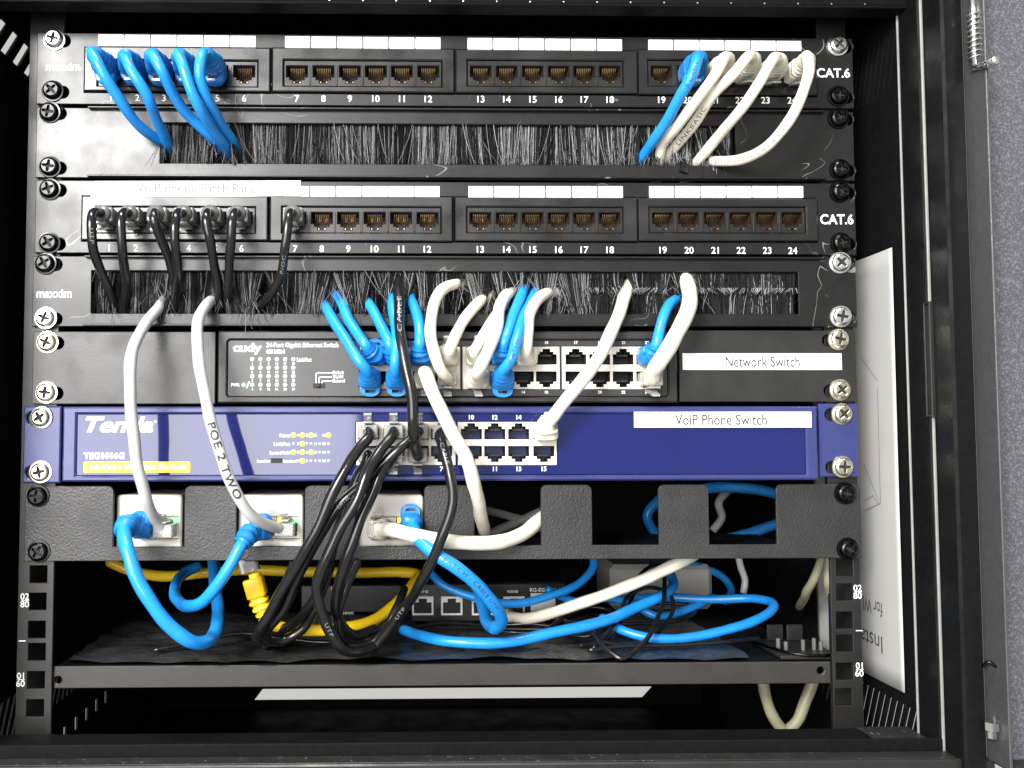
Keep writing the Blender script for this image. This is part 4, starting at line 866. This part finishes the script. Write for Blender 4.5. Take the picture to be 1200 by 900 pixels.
for k, (dx, dy) in enumerate(((0, 0), (-4, 6), (6, 11))):
    cable(['upper thin wire tangled below the router ports', 'middle thin wire tangled below the router ports', 'lower thin wire tangled below the router ports'][k], M_BLACKC, .0013, [(478+dx, 737+dy*.4, .06), (520+dx, 730+dy, .075), (570, 733+dy*.6, .08), (620-dx, 731+dy, .075), (665, 737+dy*.3, .07)], name='power_wire', cat='wire', group='thin wires below the router')
cable('white lead standing upright by the grey adapter', M_GREY, .0026, [(871, 695, .10), (873, 680, .10), (868, 664, .10), (864, 645, .10)])
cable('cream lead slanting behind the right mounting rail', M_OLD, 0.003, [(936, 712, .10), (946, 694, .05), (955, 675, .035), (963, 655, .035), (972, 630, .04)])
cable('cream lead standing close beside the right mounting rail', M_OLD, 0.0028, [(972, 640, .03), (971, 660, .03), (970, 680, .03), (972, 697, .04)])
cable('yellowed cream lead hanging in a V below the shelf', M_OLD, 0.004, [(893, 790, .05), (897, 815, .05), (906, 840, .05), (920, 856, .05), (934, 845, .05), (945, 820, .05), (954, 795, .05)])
cable('blue lead arc seen through the fifth notch', M_BLUE, .0040, [(800, 572, 0.115), (776, 583, 0.115), (759, 603, 0.115), (766, 622, 0.115), (790, 634, 0.115)])
cable('blue lead seen along the top of the sixth notch', M_BLUE, .0044, [(815, 575, 0.120), (840, 571, 0.120), (880, 573, 0.120), (915, 580, 0.120), (940, 590, 0.120)])
cable('blue lead rising across the bottom of the sixth notch', M_BLUE, .0042, [(815, 634, 0.110), (840, 633, 0.110), (875, 626, 0.110), (908, 615, 0.110), (935, 604, 0.110)])
cable('dim grey lead rising behind the fourth notch', M_GREY, .0036, [(568, 628, 0.110), (596, 616, 0.105), (622, 605, 0.100), (650, 592, 0.100)])
cable('dim grey lead deep inside the fourth notch', M_GREY, .0034, [(562, 596, .12), (590, 603, .11), (620, 612, .10), (650, 626, .10)])
cable('dim grey lead deep inside the sixth notch', M_GREY, .0034, [(835, 622, 0.150), (846, 606, 0.150), (842, 590, 0.150), (856, 572, 0.160)])

cable('thin black wire making a tight loop at centre of the shelf', M_BLACKC, .0015, [(655, 742, .05), (690, 745, .040), (720, 728, .045), (735, 700, .055), (760, 688, .06), (785, 696, .06), (788, 716, .05), (765, 745, .035), (735, 757, .024), (700, 752, .022)], name='power_wire', cat='wire')
cable('thin black wire running flat to the shelf right end', M_BLACKC, .0014, [(690, 762, .012), (740, 757, .018), (800, 756, .020), (850, 752, .022), (890, 748, .03)], name='power_wire', cat='wire')
cable('black lead curled tight at the foot of the bundle', M_BLACKC, .0030, [(345, 660, -.012), (330, 694, -.016), (314, 728, -.012), (311, 748, -.004), (330, 752, .004), (356, 736, .006), (372, 706, .0), (384, 672, .004), (392, 650, .02)])
cable('black lead looping round the bottom of the bundle', M_BLACKC, .0030, [(420, 655, -.010), (405, 690, -.014), (396, 726, -.012), (404, 754, -.006), (430, 756, .0), (452, 738, .006), (466, 712, .012), (474, 690, .03)])

cable('thin black wire curling over the router sticker', M_BLACKC, .0014, [(640, 738, .06), (660, 725, .07), (690, 712, .075), (715, 715, .07), (728, 735, .05), (712, 752, .035), (680, 756, .028)], name='power_wire', cat='wire')
cable('thin black wire trailing left under the yellow lead', M_BLACKC, .0014, [(180, 762, .02), (230, 752, .03), (280, 742, .04), (330, 748, .04), (380, 752, .035), (450, 748, .04)], name='power_wire', cat='wire')
cable('dark blue lead deep behind the thin wires', M_BLUE, .0031, [(640, 690, .088), (672, 704, .086), (700, 700, .09), (735, 706, .09), (770, 722, .08), (800, 716, .085), (835, 700, .10)])
